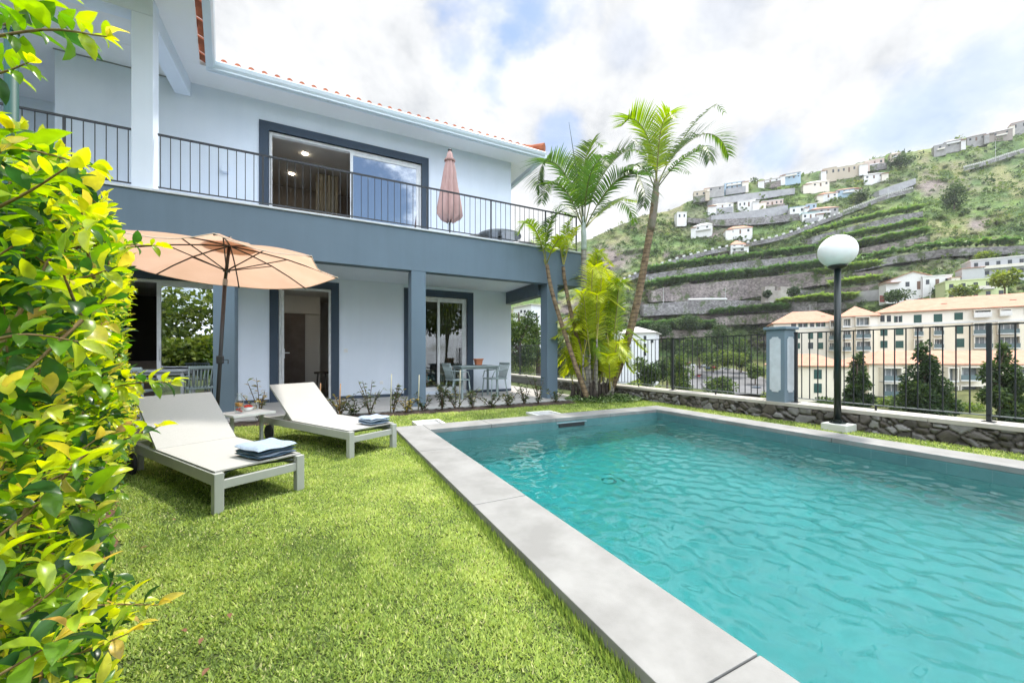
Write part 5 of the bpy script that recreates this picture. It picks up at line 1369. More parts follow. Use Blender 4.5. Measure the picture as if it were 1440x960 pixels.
def make_valley():
    pxs = np.concatenate([np.arange(-300, 800, 40), np.arange(800, 1520, 8.0), np.arange(1520, 2010, 35)])
    rows = np.array([505, 508, 512, 516, 520, 525, 530, 536, 543, 550, 562, 575, 590, 605, 630, 680, 720, 760.])
    A, B = np.meshgrid(pxs, rows, indexing='ij'); d = depth(A, B); u = (A-720)/FPX*d
    V = np.stack([d*ST+u*CT, d*CT-u*ST, EYE-(B-HY)*d/FPX], -1); V[:, -1] *= np.array([.8, .8, 1.0])
    n = fbm(A.ravel()/25, B.ravel()/9, 12)[:, None]; n2 = fbm(A.ravel()/7, B.ravel()/5, 17)[:, None]
    C = np.array([.05, .075, .022])*(1-n)+np.array([.13, .125, .05])*n; C = C*(.7+.6*n2)
    nx, ny = A.shape; I = np.arange(nx*ny).reshape(nx, ny)
    F = np.stack([I[:-1, 1:], I[1:, 1:], I[1:, :-1], I[:-1, :-1]], -1).reshape(-1, 4)
    o = np_mesh('valley_ground', V.reshape(-1, 3), [F], colmat('valley_soil', nscale=.6), None, True); set_col(o, C); tag(o, kind='structure')
make_valley()
gm = M('rough_ground', (.07, .085, .03), .95, (.05, .055, .025), .5)
tag(MB().add([(-150, -150, -13), (880, -150, -13), (880, 690, -13), (-150, 690, -13)], [(0, 1, 2, 3)]).build('ground', gm), kind='structure')
tag(MB().add([(7.36, -40, -.6), (16, -40, -4), (16, 30, -4), (7.36, 30, -.6), (-45, -40, -1.6), (-45, 30, -1.6), (7.3, -40, -1.6), (7.3, 30, -1.6), (7.36, -40, -14), (7.36, 30, -14)], [(0, 1, 2, 3), (4, 6, 7, 5), (8, 9, 3, 0)]).build('garden_bank', gm), kind='structure')
# roads and car park on the valley slope
ASPH = M('asphalt', (.14, .14, .145), .9, (.11, .11, .115), .4)
def road(name, pts, wpx, mat, lift=.25, f=.995):
    """strip laid on the ground along picture-independent ground points; wpx: half width in metres"""
    C = bez([HP(*p, f) for p in pts], 30); V = []
    for i, c in enumerate(C):
        t = (C[min(i+1, 30)]-C[max(0, i-1)]); t.z = 0; t.normalize(); s = Vector((t.y, -t.x, 0))
        V += [c+s*wpx+Vector((0, 0, lift)), c-s*wpx+Vector((0, 0, lift))]
    mb = MB(); mb.add(V, [(2*i, 2*i+2, 2*i+3, 2*i+1) for i in range(30)]); return tag(mb.build(name, mat), kind='structure')
road('road', [(968, 600), (974, 560), (978, 540), (980, 525), (972, 514)], 4.0, ASPH)
mb = MB(); mb.poly([HP(q[0], q[1], .99)+Vector((0, 0, .4)) for q in ((985, 524), (1030, 519), (1062, 527), (1100, 545), (1110, 556), (1000, 556), (985, 540))]); tag(mb.build('car_park', ASPH), kind='structure')

# retaining walls with flat terraces behind them
def stonewallm(name, c1, c2):
    m = bpy.data.materials.new(name); t = NT(m); tc = t.n('ShaderNodeTexCoord')
    mp = t.n('ShaderNodeMapping', ins={'Vector': (tc, 'Object'), 'Scale': (1, 1, 1.4)})
    vo = t.n('ShaderNodeTexVoronoi', ins={'Vector': mp, 'Scale': 1.1}); nz = t.n('ShaderNodeTexNoise', ins={'Vector': (tc, 'Object'), 'Scale': .12, 'Detail': 6.0})
    cr = t.ramp((nz, 'Fac'), [(.35, c2), (.65, c1)])
    sp = t.n('ShaderNodeSeparateColor', ins={0: (vo, 'Color')})
    mr = t.n('ShaderNodeMapRange', ins={'Value': (sp, 0), 'To Min': .6, 'To Max': 1.4})
    sc = t.n('ShaderNodeVectorMath', operation='SCALE', ins={0: (cr, 'Color'), 'Scale': (mr, 0)})
    nv = t.n('ShaderNodeTexNoise', ins={'Vector': (tc, 'Object'), 'Scale': .16, 'Detail': 9.0, 'Roughness': .72})
    mv = t.n('ShaderNodeMapRange', ins={'Value': (nv, 'Fac'), 'From Min': .52, 'From Max': .60})
    mg = t.n('ShaderNodeMix', data_type='RGBA', ins={'Factor': mv, 6: (sc, 0), 7: (.075, .105, .04)})
    t.out(t.n('ShaderNodeBsdfPrincipled', ins={'Base Color': (mg, 2), 'Roughness': .95})); return m
RW1 = stonewallm('basalt_wall', (.25, .24, .245), (.165, .155, .155)); RW2 = stonewallm('brown_basalt_wall', (.26, .225, .215), (.175, .15, .145)); RW3 = M('grey_concrete_wall', (.36, .36, .37), .9, (.27, .27, .28), .3)
BAN_P = []
def hill_wall(pts, h, mat, lab, banana=None, name='retaining_wall', flat=True):
    pts = sorted(pts); xs = np.arange(pts[0][0], pts[-1][0]+.1, 4.0)
    rows = np.interp(xs, [p[0] for p in pts], [p[1] for p in pts]); hs = np.interp(xs, np.linspace(xs[0], xs[-1], len(h)), h) if isinstance(h, (list, tuple)) else np.full(len(xs), h)
    dB = depth(xs, rows+hs)*.975; dT = depth(xs, rows)+2
    V = []
    for i in range(len(xs)):
        w = 1.2 if not flat else max(1.2, dT[i]-dB[i])
        tp = D(xs[i], rows[i], dB[i]); bt = D(xs[i], rows[i]+hs[i]+2.5, dB[i]); bk = tp+FW*w
        V += [bt, tp, bk]
        if banana:
            for k in range(int(banana[1]*1.4)):
                q = rng.uniform(0, 1)
                if q*w > 9: continue
                BAN_P.append(tuple(tp+RT*rng.uniform(-1, 1)+FW*(.6+q*min(w, 7)))+(banana[0]*1.7*rng.uniform(.75, 1.2), banana[2] if len(banana) > 2 else .5))
    F = []
    for i in range(len(xs)-1):
        for j in range(2): F.append((i*3+j, (i+1)*3+j, (i+1)*3+j+1, i*3+j+1))
    mb = MB(); mb.add(V, F); mb.add([V[0], V[1], V[2], V[2]-Vector((0, 0, 4))], [(0, 1, 2, 3)]); mb.add([V[-3], V[-2], V[-1], V[-1]-Vector((0, 0, 4))], [(0, 1, 2, 3)])
    o = mb.build(name, mat, None, False); tag(o, lab, 'retaining wall' if name == 'retaining_wall' else 'parapet', 'dry stone walls on the hillside terraces' if name == 'retaining_wall' else None)
    return o
hill_wall([(908, 386), (1000, 373), (1060, 366), (1120, 360), (1150, 356)], [10, 15, 15, 12], RW1, 'long dark stone wall below the tall white house with the orange hip roof', (2.6, 7, .45))
hill_wall([(916, 408), (940, 403), (1030, 394), (1100, 387), (1160, 380)], [14, 24, 26, 22, 16], RW2, 'highest brown stone wall, the one below the longest row of banana plants', (2.9, 8, .4))
hill_wall([(905, 428), (968, 423), (1022, 422), (1150, 424)], [14, 16, 14, 12], RW1, 'dark stone wall with a pale pipe along its top', None)
hill_wall([(1006, 446), (1060, 442), (1112, 439)], [9, 11, 10], RW2, 'low wall under the short banana row beside the apartments', (2.4, 7, .4))
hill_wall([(905, 465), (960, 464), (1006, 464)], [8, 9, 9], RW2, 'lowest stone wall behind the white apartment house', (2.6, 8, .35))
hill_wall([(1000, 303), (1060, 296), (1110, 288)], [8, 12, 9], RW3, 'pale grey wall below the row of houses near the ridge', None)
hill_wall([(968, 306), (1000, 309), (1060, 306), (1125, 300)], [4, 7, 8, 7], RW1, 'dark wall between the long low pink house and the white one above it', None)
hill_wall([(1002, 279), (1060, 271), (1120, 264)], [6, 8, 6], RW3, 'grey wall just under the ridge behind the small white houses', None)
hill_wall([(1142, 333), (1200, 318), (1262, 303), (1300, 297)], [8, 10, 9, 6], RW1, 'dark wall under the bright banana row beside the guard rail road', (2.3, 7, .7))
hill_wall([(1166, 344), (1230, 330), (1300, 317)], [6, 8, 6], RW2, 'second dark wall down from the guard rail road', (2.3, 5, .65))
hill_wall([(1212, 349), (1260, 340), (1310, 330)], [6, 8, 6], RW2, 'third dark wall down from the guard rail road, above the globe lamp', (2.4, 7, .6))
hill_wall([(1205, 372), (1260, 360), (1330, 350), (1445, 345)], [7, 8, 8, 9], RW1, 'long dark wall running out to the grey modern house', (2.2, 2, .55))
hill_wall([(1150, 392), (1200, 384), (1245, 378)], [7, 8, 6], RW2, 'short dark wall behind the globe lamp', (2.4, 6, .8))
hill_wall([(1098, 432), (1150, 426), (1206, 424)], [8, 8, 6], RW1, 'low wall with bright banana plants behind the apartment roofs', (2.2, 8, .95))
hill_wall([(1188, 405), (1215, 402), (1236, 398)], [6, 8, 6], RW2, 'short wall with bright shrubs left of the white gabled house', (2.2, 9, .95))
hill_wall([(1236, 268), (1260, 259), (1290, 250)], [5, 8, 6], RW3, 'pale wall on the slope under the small house by the ridge trees', None)
# roads with guard rails
def parapet(pts, lab, h=1.1, blocks=True):
    o = empty('guard_rail', HP(*pts[0], .97), lab, 'guard rail', 'white guard rails along the hill roads')
    C = bez([HP(*p, .965)+Vector((0, 0, .6)) for p in pts], 70)
    V = []
    for c in C: V += [c-Vector((0, 0, 2.5)), c, c+FW*4, ]
    mb = MB(); mb.add(V, [(i*3+j, i*3+3+j, i*3+4+j, i*3+1+j) for i in range(70) for j in range(2)]); mb.build('road_edge', RW1, o)
    for i in range(0, 70, 2): MB().bar(C[i]+Vector((0, 0, h*.5)), C[i].lerp(C[i+1], .7)+Vector((0, 0, h*.5)), .5, h).build('block', M('guard_white', (.62, .62, .60), .8), o)
parapet([(862, 402), (900, 384), (950, 366), (1000, 353), (1050, 343), (1100, 332), (1150, 313), (1185, 300)], 'long guard rail of white blocks climbing from behind the palms past the tall white house')
parapet([(1186, 299), (1220, 286), (1250, 275), (1285, 266)], 'white guard rail on the hill above the second bend')
parapet([(1355, 237), (1385, 229), (1415, 219), (1445, 210)], 'white guard rail of the upper road at the right end of the ridge')
# banana plants: one mass
def bananas():
    bs = []
    for (x, y, z, h, tn) in BAN_P:
        n = 9; a = rng.uniform(0, 2*math.pi, n); up = rng.uniform(.45, 1.8, n)
        P = np.tile(np.array([x, y, z+h*.45]), (n, 1)); Dr = norm(np.stack([np.cos(a), np.sin(a), up], 1))
        N = norm(np.stack([-np.cos(a)*up, -np.sin(a)*up, np.ones(n)], 1))
        bs.append(leaf_batch(P, Dr, N, np.full(n, h*1.0)*rng.uniform(.8, 1.1, n), np.full(n, h*.3), np.clip(rng.normal(tn, .15, n), 0, 1), seg=2, curl=.55, fold=.1))
    V, F, T = join_batches(bs)
    tag(np_mesh('banana_plants', V, F, leafmat('banana_leaves', [(0, (.05, .10, .04)), (.5, (.12, .22, .07)), (1, (.26, .36, .08))], .35), None, False, T), kind='stuff')
bananas()
# scrub covering the slope: one mass of small leaf clumps
def scrub():
    n = 17000; out = []
    px = rng.uniform(835, 1500, n); f = rng.uniform(0.0, 1, n)**.9
    row = skyrow(px)+(505-skyrow(px))*f
    d = depth(px, row)+(fbm(px/26, row/10, 3)-.5)*14+(fbm(px/8, row/4, 7)-.5)*6
    C = hillcol(px, row)
    g = fbm(px/30, row/12, 41)
    keepp = (rng.uniform(0, 1, n) < np.clip((g-.30)*3.4, .18, 1)) & (C[:, 1] > C[:, 0]*.85)
    px, row, d = px[keepp], row[keepp], d[keepp]; n = len(px)
    u = (px-720)/FPX*d; c = np.stack([d*ST+u*CT, d*CT-u*ST, EYE-(row-HY)*d/FPX], 1)
    R_ = rng.uniform(.4, 1.0, n)*np.where(rng.uniform(0, 1, n) < .10, 2.6, 1.2)*d/230
    k = 18
    off = norm(rng.normal(0, 1, (n, k, 3)))*(rng.uniform(.3, 1, (n, k, 1))**.5)
    off[..., 2] = np.abs(off[..., 2])*1.0
    P = (c[:, None, :]+off*R_[:, None, None]).reshape(-1, 3)
    T = np.repeat(np.clip(rng.normal(.42, .2, n)+.5*(fbm(px/22, row/9, 55)-.5), 0, 1), k)+.1*rng.normal(0, 1, n*k)
    Dr = norm(off.reshape(-1, 3)+rng.normal(0, .6, (n*k, 3))); N = norm(rng.normal(0, 1, (n*k, 3))+np.array([0, 0, .8]))
    L = np.repeat(R_, k)*rng.uniform(.5, .9, n*k)
    V, F, T = leaf_batch(P, Dr, N, L, L*.75, np.clip(T, 0, 1), seg=2)
    tag(np_mesh('hillside_scrub', V, F, leafmat('scrub_leaves', [(0, (.03, .055, .025)), (.4, (.085, .14, .042)), (.75, (.16, .22, .055)), (1, (.27, .28, .10))], .35, .7), None, False, T), kind='stuff')
scrub()

# ------------------------------------------------------------------ trees
TLEAF = leafmat('tree_leaves', [(0, (.022, .046, .018)), (.35, (.05, .09, .025)), (.7, (.115, .17, .035)), (1, (.25, .31, .055))], .35, .6)
BARK = M('bark', (.12, .09, .065), .9, (.07, .05, .035), 4)
def tree(base, h, w, lab, shape='round', tint=.4, n=1800, leaf=.35, name='tree', group=None, trunk=.25, seed=1, cat='tree', parts=True):
    r = np.random.default_rng(seed); base = Vector(base)
    root = empty(name, base, lab, cat, group)
    tr = MB(); tw = h*.022
    top = base+Vector((r.uniform(-.05, .05)*h, 0, h*.82))
    tr.tube([base-Vector((0, 0, 1)), base.lerp(top, .4)+Vector((r.uniform(-.02, .02)*h, 0, 0)), top], [tw*1.3, tw, tw*.3], 8)
    m = 16 if shape == 'round' else 26
    cl, cr_ = [], []
    for i in range(m):
        if shape == 'round':
            v = norm(r.normal(0, 1, 3)); q = r.uniform(.35, .85); c = np.array([v[0]*w/2*q, v[1]*w/2*q, h*(trunk+(1-trunk)*(.5+.42*v[2]*q))]); s = r.uniform(.22, .36)*w*.62
        elif shape == 'cone':
            f = (i+.5)/m; a = r.uniform(0, 6.28); rad = w/2*(1-f*.92)**.8*(.55+.45*math.sin(min(1, f*5+.45)*1.57)); c = np.array([math.cos(a)*rad*.62, math.sin(a)*rad*.62, h*(trunk+(1-trunk)*f*.97)]); s = max(.07*w, rad*.52)
        else:
            f = (i+.5)/m; a = r.uniform(0, 6.28); rad = w/2*(math.sin((f*.86+.1)*math.pi)**.6); c = np.array([math.cos(a)*rad*.45, math.sin(a)*rad*.45, h*(trunk+(1-trunk)*f*.97)]); s = max(.08*w, rad*.5)
        cl.append(c); cr_.append(s)
        if i % 2 == 0: tr.tube([base+Vector((0, 0, min(h*.7, c[2]*.75))), base+Vector(c)], [tw*.4, tw*.12], 5)
    tr.build('trunk', BARK, root)
    cl, cr_ = np.array(cl), np.array(cr_)
    wt = cr_**2; ix = r.choice(m, n, p=wt/wt.sum())
    o = norm(r.normal(0, 1, (n, 3)))*(r.uniform(.15, 1, (n, 1))**.45)
    P = cl[ix]+o*cr_[ix][:, None]*np.array([1, 1, .85])+np.array(base)
    Dr = norm(o+r.normal(0, .55, (n, 3))); N = norm(r.normal(0, .8, (n, 3))+np.array([0, 0, .9]))
    T = np.clip(tint+r.normal(0, .14, n)+r.normal(0, .12, m)[ix], 0, 1)
    L = leaf*r.uniform(.6, 1.25, n)
    V, F, T = leaf_batch(P, Dr, N, L, L*.6, T, seg=2)
    np_mesh('crown', V, F, TLEAF, root, False, T); return root
def at(px, row, d): return D(px, row, d)
VG = 'trees in the valley below the garden fence'
# three dark cypress-like trees before the apartments
tree(at(1207, 585, 46), 90*46/FPX, 40*46/FPX, 'smallest dark conifer before the apartments, just right of the globe lamp post', 'cone', .24, 6500, .36, 'conifer', 'dark conifers before the apartments', .04, 3, 'conifer')
tree(at(1298, 592, 44), 112*44/FPX, 72*44/FPX, 'broadest dark conifer before the apartments, middle of the three', 'cone', .22, 11000, .36, 'conifer', 'dark conifers before the apartments', .04, 4, 'conifer')
tree(at(1407, 592, 42), 112*42/FPX, 64*42/FPX, 'dark conifer nearest the tall fence post, its side branches spread low', 'cone', .32, 9500, .36, 'conifer', 'dark conifers before the apartments', .03, 9, 'conifer')
for i, (px, row, d, h, w, sh, tn, lab) in enumerate((
    (905, 560, 60, 66, 46, 'round', .42, 'bushy green tree right behind the leaning palm trunk'),
    (938, 545, 85, 52, 44, 'round', .25, 'dark round tree left of the heavy fence post by the palms'),
    (957, 565, 55, 70, 40, 'oval', .50, 'upright feathery tree just right of the heavy fence post'),
    (889, 570, 42, 40, 34, 'round', .85, 'low bright yellow green bush behind the palm trunk'),
    (916, 570, 48, 30, 30, 'round', .9, 'round bright green bush under the feathery tree'),
    (984, 515, 150, 48, 46, 'round', .3, 'dark wood edge tree above the upper row of parked cars'),
    (1010, 510, 160, 56, 44, 'oval', .22, 'tallest dark tree behind the upper row of parked cars'),
    (1003, 520, 140, 26, 46, 'round', .6, 'flat light green tree overhanging the upper row of parked cars'),
    (1042, 520, 150, 44, 34, 'oval', .25, 'dark upright tree above the brown rock face'),
    (1036, 516, 135, 24, 34, 'round', .7, 'light green round tree over the car park'),
    (1014, 570, 62, 44, 46, 'round', .42, 'green tree standing between road and car park'),
    (1062, 538, 115, 30, 24, 'round', .55, 'small green tree at the car park beside the pillar'),
    (1080, 572, 60, 22, 20, 'round', .8, 'small bright bush at the foot of the square pillar'),
    (1250, 575, 62, 18, 26, 'round', .7, 'light green garden shrub between the first two dark conifers'),
    (1370, 588, 55, 22, 40, 'round', .75, 'yellow green shrub between the last two dark conifers'),
    (1165, 575, 66, 14, 40, 'round', .4, 'low green shrub at the house front left of the lamp post'),
    (972, 470, 196, 26, 44, 'round', .25, 'dark green bush on the slope below the pale pipe'),
    (930, 478, 190, 26, 36, 'round', .2, 'dark green bush on the slope above the white apartment house'),
    (1110, 360, 225, 10, 14, 'round', .3, 'small dark tree at the end of the long stone wall'),
    (1115, 418, 180, 16, 14, 'round', .15, 'dark palm shaped bush before the pale ruin'),
    (1079, 418, 195, 10, 9, 'round', .15, 'little dark round bush on the terrace by the pale ruin'),
    (1265, 235, 300, 16, 26, 'round', .25, 'dark trees on the ridge beside the small beige house'),
    (1210, 285, 260, 16, 30, 'round', .3, 'dark shrub thicket right of the pink roofed house'),
    (1342, 292, 215, 34, 30, 'oval', .35, 'tall green thicket on the bright grass slope'),
    (1262, 425, 120, 16, 36, 'round', .25, 'dark creeper bush on the wall below the white gabled house'),
    (1355, 418, 104, 16, 34, 'round', .65, 'yellow green round bush in front of the light green house'),
    (1390, 365, 150, 10, 26, 'round', .8, 'yellow green tree beside the grey modern house'))):
    tree(at(px, row, d), h*d/FPX, w*d/FPX, lab, sh, tn, int(500+w*h*.9), .0052*d+.06, 'tree', VG, .1, 20+i)
for i, (px, row, d, h, w, tn, lab) in enumerate(((731, 562, 26, 150, 70, .38, 'dark bushy tree seen left under the balcony behind the far fence'), (758, 562, 30, 146, 66, .5, 'lighter green tree behind the right terrace column'), (790, 555, 34, 90, 50, .35, 'dark tree behind the palm clump beside the column'), (705, 560, 34, 140, 70, .4, 'tree behind the house corner'))):
    tree(at(px, row, d), h*d/FPX, w*d/FPX, lab, 'round', tn, 3600, .20, 'tree', 'trees beyond the house corner', .02, 70+i)
# dead brush palm by the green house
tree(at(1413, 418, 102), 38*102/FPX, 34*102/FPX, 'shaggy grey brown palm between the light green house and the apartments', 'round', .95, 900, .9, 'palm_tree', None, .3, 91, 'palm tree')
# garden trees and hedge behind the camera (seen in the window panes)
for i, (x, y, h, w, tn, lab) in enumerate(((-9, -9, 6.5, 7, .75, 'broad green garden tree across the lawn facing the villa'), (-4, -12, 8, 8, .6, 'tall dark garden tree across the lawn facing the villa'), (2, -14, 7, 7, .6, 'wide garden tree beyond the near end of the pool'), (-14, -3, 5, 6, .8, 'light green garden tree beside the lawn'), (9.5, -11, 10, 7, .6, 'tall green tree below the garden wall behind the near end of the pool'), (5.5, -15, 10, 8, .5, 'broad dark tree far behind the near end of the pool'), (13.5, -9, 10, 7, .7, 'light green tree on the bank below the garden wall'), (-6.5, -6.5, 2.2, 4.5, .85, 'bright green clipped shrub across the lawn facing the villa'), (-2.8, -7.5, 2.4, 5, .8, 'wide bright green shrub under the tall garden tree'), (-10.5, -5.5, 2.3, 5, .8, 'bright green shrub at the far corner of the lawn'))):
    tree((x, y, -.2), h, w, lab, 'round', tn, 2600, .4, 'garden_tree', 'garden trees opposite the villa', .15, 120+i)
# ------------------------------------------------------------------ buildings
RTILE = M('apartment_tiles', (.46, .245, .165), .85, (.40, .20, .13), .8)
RTILE2 = M('house_tiles', (.40, .23, .17), .85, (.34, .18, .13), .8)
CREAM = M('cream_render', (.79, .73, .60), .9, (.75, .69, .56), .3); PALEC = M('pale_render', (.70, .66, .58), .9, (.66, .62, .54), .3); OFFW = M('off_white_render', (.70, .70, .69), .9, (.64, .64, .63), .3)
TOPW = M('top_storey_render', (.80, .77, .70), .9, (.76, .73, .66), .3)
SHUT = M('green_shutter', (.015, .075, .062), .6, (.012, .06, .05), 3)
DGL = M('dark_window', (.035, .045, .055), .15, (.02, .026, .03), .7); PGL = M('curtained_window', (.22, .25, .26), .2, (.12, .14, .15), 1.2)
class Frame:
    """local axes of a facade: s along, t outward (to the viewer), z up"""
    def __init__(s, A, B):
        s.o = Vector((A.x, A.y, 0)); v = Vector((B.x-A.x, B.y-A.y, 0)); s.L = v.length; s.s = v.normalized(); s.t = Vector((s.s.y, -s.s.x, 0))
        if s.t.dot(s.o) > 0: s.t = -s.t
    def p(s, a, t, z): return s.o+s.s*a+s.t*t+Vector((0, 0, z))
    def hit(s, px, py):
        r = D(px, py, 1)-Vector((0, 0, EYE)); k = s.o.dot(s.t)/r.dot(s.t)
        q = r*k; return (q-s.o).dot(s.s), q.z+EYE
    def box(s, mb, a0, a1, t0, t1, z0, z1): return mb.obox(s.p(a0, t0, z0), s.s*(a1-a0), s.t*(t1-t0), Vector((0, 0, z1-z0)))
def hiproof(mb, f, a0, a1, t0, t1, z, rise, ov=.6, hipl=True, hipr=True):
    a0 -= ov; a1 += ov; t0 -= ov; t1 += ov; tm = (t0+t1)/2; hd = abs(t1-t0)/2
    r0 = a0+(hd if hipl else 0); r1 = a1-(hd if hipr else 0)
    if r1 < r0: r0 = r1 = (a0+a1)/2
    v = [f.p(a0, t1, z), f.p(a1, t1, z), f.p(a1, t0, z), f.p(a0, t0, z), f.p(r0, tm, z+rise), f.p(r1, tm, z+rise)]
    mb.add(v, [(0, 1, 5, 4), (1, 2, 5), (2, 3, 4, 5), (3, 0, 4), (0, 3, 2, 1)])
    lo = [p-Vector((0, 0, .18)) for p in v[:4]]
    mb.add(v[:4]+lo, [(0, 4, 5, 1), (1, 5, 6, 2), (2, 6, 7, 3), (3, 7, 4, 0), (4, 7, 6, 5)])
def opening(f, root, px, py, w, h, kind, d):
    """one window or balcony of a facade; w, h in pixels of the photograph"""
    a, z = f.hit(px, py); sc = d/FPX; ww = abs(f.hit(px+w/2, py)[0]-f.hit(px-w/2, py)[0]); hh_ = h*sc
    a0, a1, z0, z1 = a-ww/2, a+ww/2, z-hh_/2, z+hh_/2
    if kind == 'shutter':
        o = f.box(MB(), a0, a1, .0, .09, z0, z1).build('shutter', SHUT, root)
    elif kind == 'window':
        o = f.box(MB(), a0, a1, .0, .05, z0, z1).build('window', DGL, root); m = MB()
        f.box(m, (a0+a1)/2-.06, (a0+a1)/2+.06, .051, .10, z0, z1); f.box(m, a0, a1, .051, .1, z1-.1, z1); m.build('window_frame', OFFW, o)
        for b0, b1 in ((a0-ww*.22, a0), (a1, a1+ww*.22)): f.box(MB(), b0, b1, .0, .09, z0, z1).build('shutter', SHUT, o)
    elif kind == 'plain':
        o = f.box(MB(), a0, a1, .0, .05, z0, z1).build('window', DGL, root); m = MB(); f.box(m, a0-.1, a1+.1, .0, .14, z0-.16, z0); m.build('window_sill', OFFW, o)
    else:
        o = f.box(MB(), a0, a1, .02, .06, z0, z1).build('balcony', PGL, root); m = MB()
        for q in (.33, .66): f.box(m, a0+ww*q-.06, a0+ww*q+.06, .061, .10, z0, z1)
        f.box(m, a0, a1, .061, .1, z1-.12, z1); m.build('window_frame', OFFW, o)
        m = MB(); f.box(m, a0-.15, a1+.15, .0, 1.3, z0-.25, z0-.02); m.build('balcony_floor', OFFW, o)
        if kind == 'balcony': 
            f.box(MB(), a0-.1, a1+.1, 1.15, 1.25, z0, z0+.95).build('balcony_rail', M('balcony_glass', (.10, .15, .16), .3), o)
        elif kind == 'parapet': f.box(MB(), a0-.15, a1+.15, 1.15, 1.3, z0, z0+.95).build('parapet', OFFW, o)
        m = MB(); f.box(m, a0-.15, a0, .0, 1.2, z0, z1); f.box(m, a1, a1+.15, .0, 1.2, z0, z1); f.box(m, a0-.15, a1+.15, 0, 1.25, z1, z1+.2); m.build('balcony_wall', PALEC, o)
    return o
def block(name, lab, pL, pR, dL, dR, rowL, zbot, depthm, rise, wallm, ops, roofm=RTILE, hipl=True, hipr=True, cat='building', group=None, band=None, chim=()):
    A, B = D(pL, rowL, dL), D(pR, rowL, dR); z = A.z
    f = Frame(A, B); root = empty(name, (A.x, A.y, zbot), lab, cat, group)
    mb = MB(); f.box(mb, 0, f.L, -depthm, 0, zbot, z); mb.build('wall', wallm, root)
    mb = MB(); hiproof(mb, f, 0, f.L, -depthm, 0, z+.18, rise, .7, hipl, hipr); rf = mb.build('roof', roofm, root)
    for q in chim: mb = MB(); f.box(mb, f.L*q-.5, f.L*q+.5, -depthm*.32, -depthm*.2, z+rise*.3, z+rise*.55); mb.build('roof_vent', M('vent_red', (.30, .10, .07), .8), rf)
    if band is not None: mb = MB(); f.box(mb, -.02, f.L+.02, 0.0, .12, band, band+.45); mb.build('cornice', OFFW, root); mb = MB(); f.box(mb, -.015, f.L+.015, -.2, .015, band+.455, z-.01); mb.build('top_storey', TOPW, root)
    for (px, py, w, h, k) in ops:
        d = dL+(dR-dL)*(px-pL)/(pR-pL); opening(f, root, px, py, w, h, k, d)
    return root
AG = 'apartment buildings with orange roofs beyond the fence'
block('apartment_building', 'pale apartment block at the left end of the row, its roof rising behind the pillar', 1088, 1190, 118, 110, 455.5, -7.5, 11, 3.8, PALEC,
      [(1116, 458, 7, 7, 'plain'), (1129, 457.5, 9, 8, 'window'), (1142, 456.5, 6, 7, 'plain'), (1154, 456, 9, 8, 'window'), (1172, 456, 11, 10, 'open'), (1122, 472, 6, 8, 'shutter'), (1140, 472, 7, 9, 'shutter'), (1153, 471, 7, 9, 'shutter'), (1171, 472, 12, 10, 'balcony'), (1122, 486, 6, 8, 'shutter'), (1140, 486, 7, 9, 'plain'), (1154, 486, 7, 9, 'shutter'), (1171, 487, 12, 10, 'balcony')], group=AG, band=D(1120, 462.5, 116).z, chim=(.72,))
block('apartment_building', 'narrow apartment tower under a pointed orange hip roof, right of the lamp post', 1183, 1234, 106, 102, 446, -8, 11, 3.2, CREAM,
      [(1190, 454, 10, 11, 'open'), (1212, 452, 18, 11, 'open'), (1190, 470, 10, 11, 'balcony'), (1213, 469, 19, 12, 'balcony'), (1190, 487, 10, 11, 'balcony'), (1213, 486, 19, 12, 'balcony'), (1213, 503, 19, 11, 'balcony')], group=AG, band=D(1210, 459.5, 104).z)
block('apartment_building', 'long cream apartment block with green shutters and white balconies under a wide orange roof', 1232, 1500, 103, 84, 441, -8.5, 13, 3.6, CREAM,
      [(1241, 448, 6, 9, 'plain'), (1250, 448, 6, 9, 'plain'), (1263, 448.5, 8, 9, 'window'), (1290.5, 448, 11, 11, 'shutter'), (1319, 447, 12, 11, 'shutter'), (1348, 444.5, 12, 10, 'shutter'), (1380, 441, 22, 8, 'parapet'), (1412, 439.5, 14, 7, 'parapet'), (1447, 438, 14, 8, 'shutter'),
       (1243, 467, 10, 10, 'shutter'), (1265, 466, 11, 10, 'shutter'), (1291, 465.5, 11, 12, 'balcony'), (1319, 464.5, 12, 12, 'balcony'), (1349, 463, 11, 12, 'shutter'), (1380, 462, 24, 15, 'balcony'), (1416, 461, 28, 15, 'balcony'), (1449, 460, 12, 12, 'shutter'),
       (1243, 484, 10, 10, 'shutter'), (1265, 484, 11, 10, 'shutter'), (1291, 484, 11, 12, 'open'), (1319, 483, 12, 12, 'balcony'), (1350, 482, 12, 12, 'shutter'), (1381, 481, 24, 15, 'balcony'), (1417, 481, 28, 15, 'balcony'), (1449, 481, 12, 12, 'shutter'), (1340, 498, 12, 10, 'plain'), (1381, 500, 22, 10, 'open')], group=AG, hipl=True, hipr=False, band=D(1300, 456.5, 98).z, chim=(.42, .78))
block('apartment_building', 'lower cream apartment house with two green shuttered windows just left of the lamp post', 1092, 1196, 82, 77, 514.5, -9.0, 9, 2.4, CREAM,
      [(1107, 526, 9, 12, 'open'), (1150, 526, 11, 13, 'shutter'), (1150, 545.5, 11, 13, 'shutter'), (1106, 546, 9, 12, 'open'), (1176, 526, 8, 12, 'plain')], group=AG)
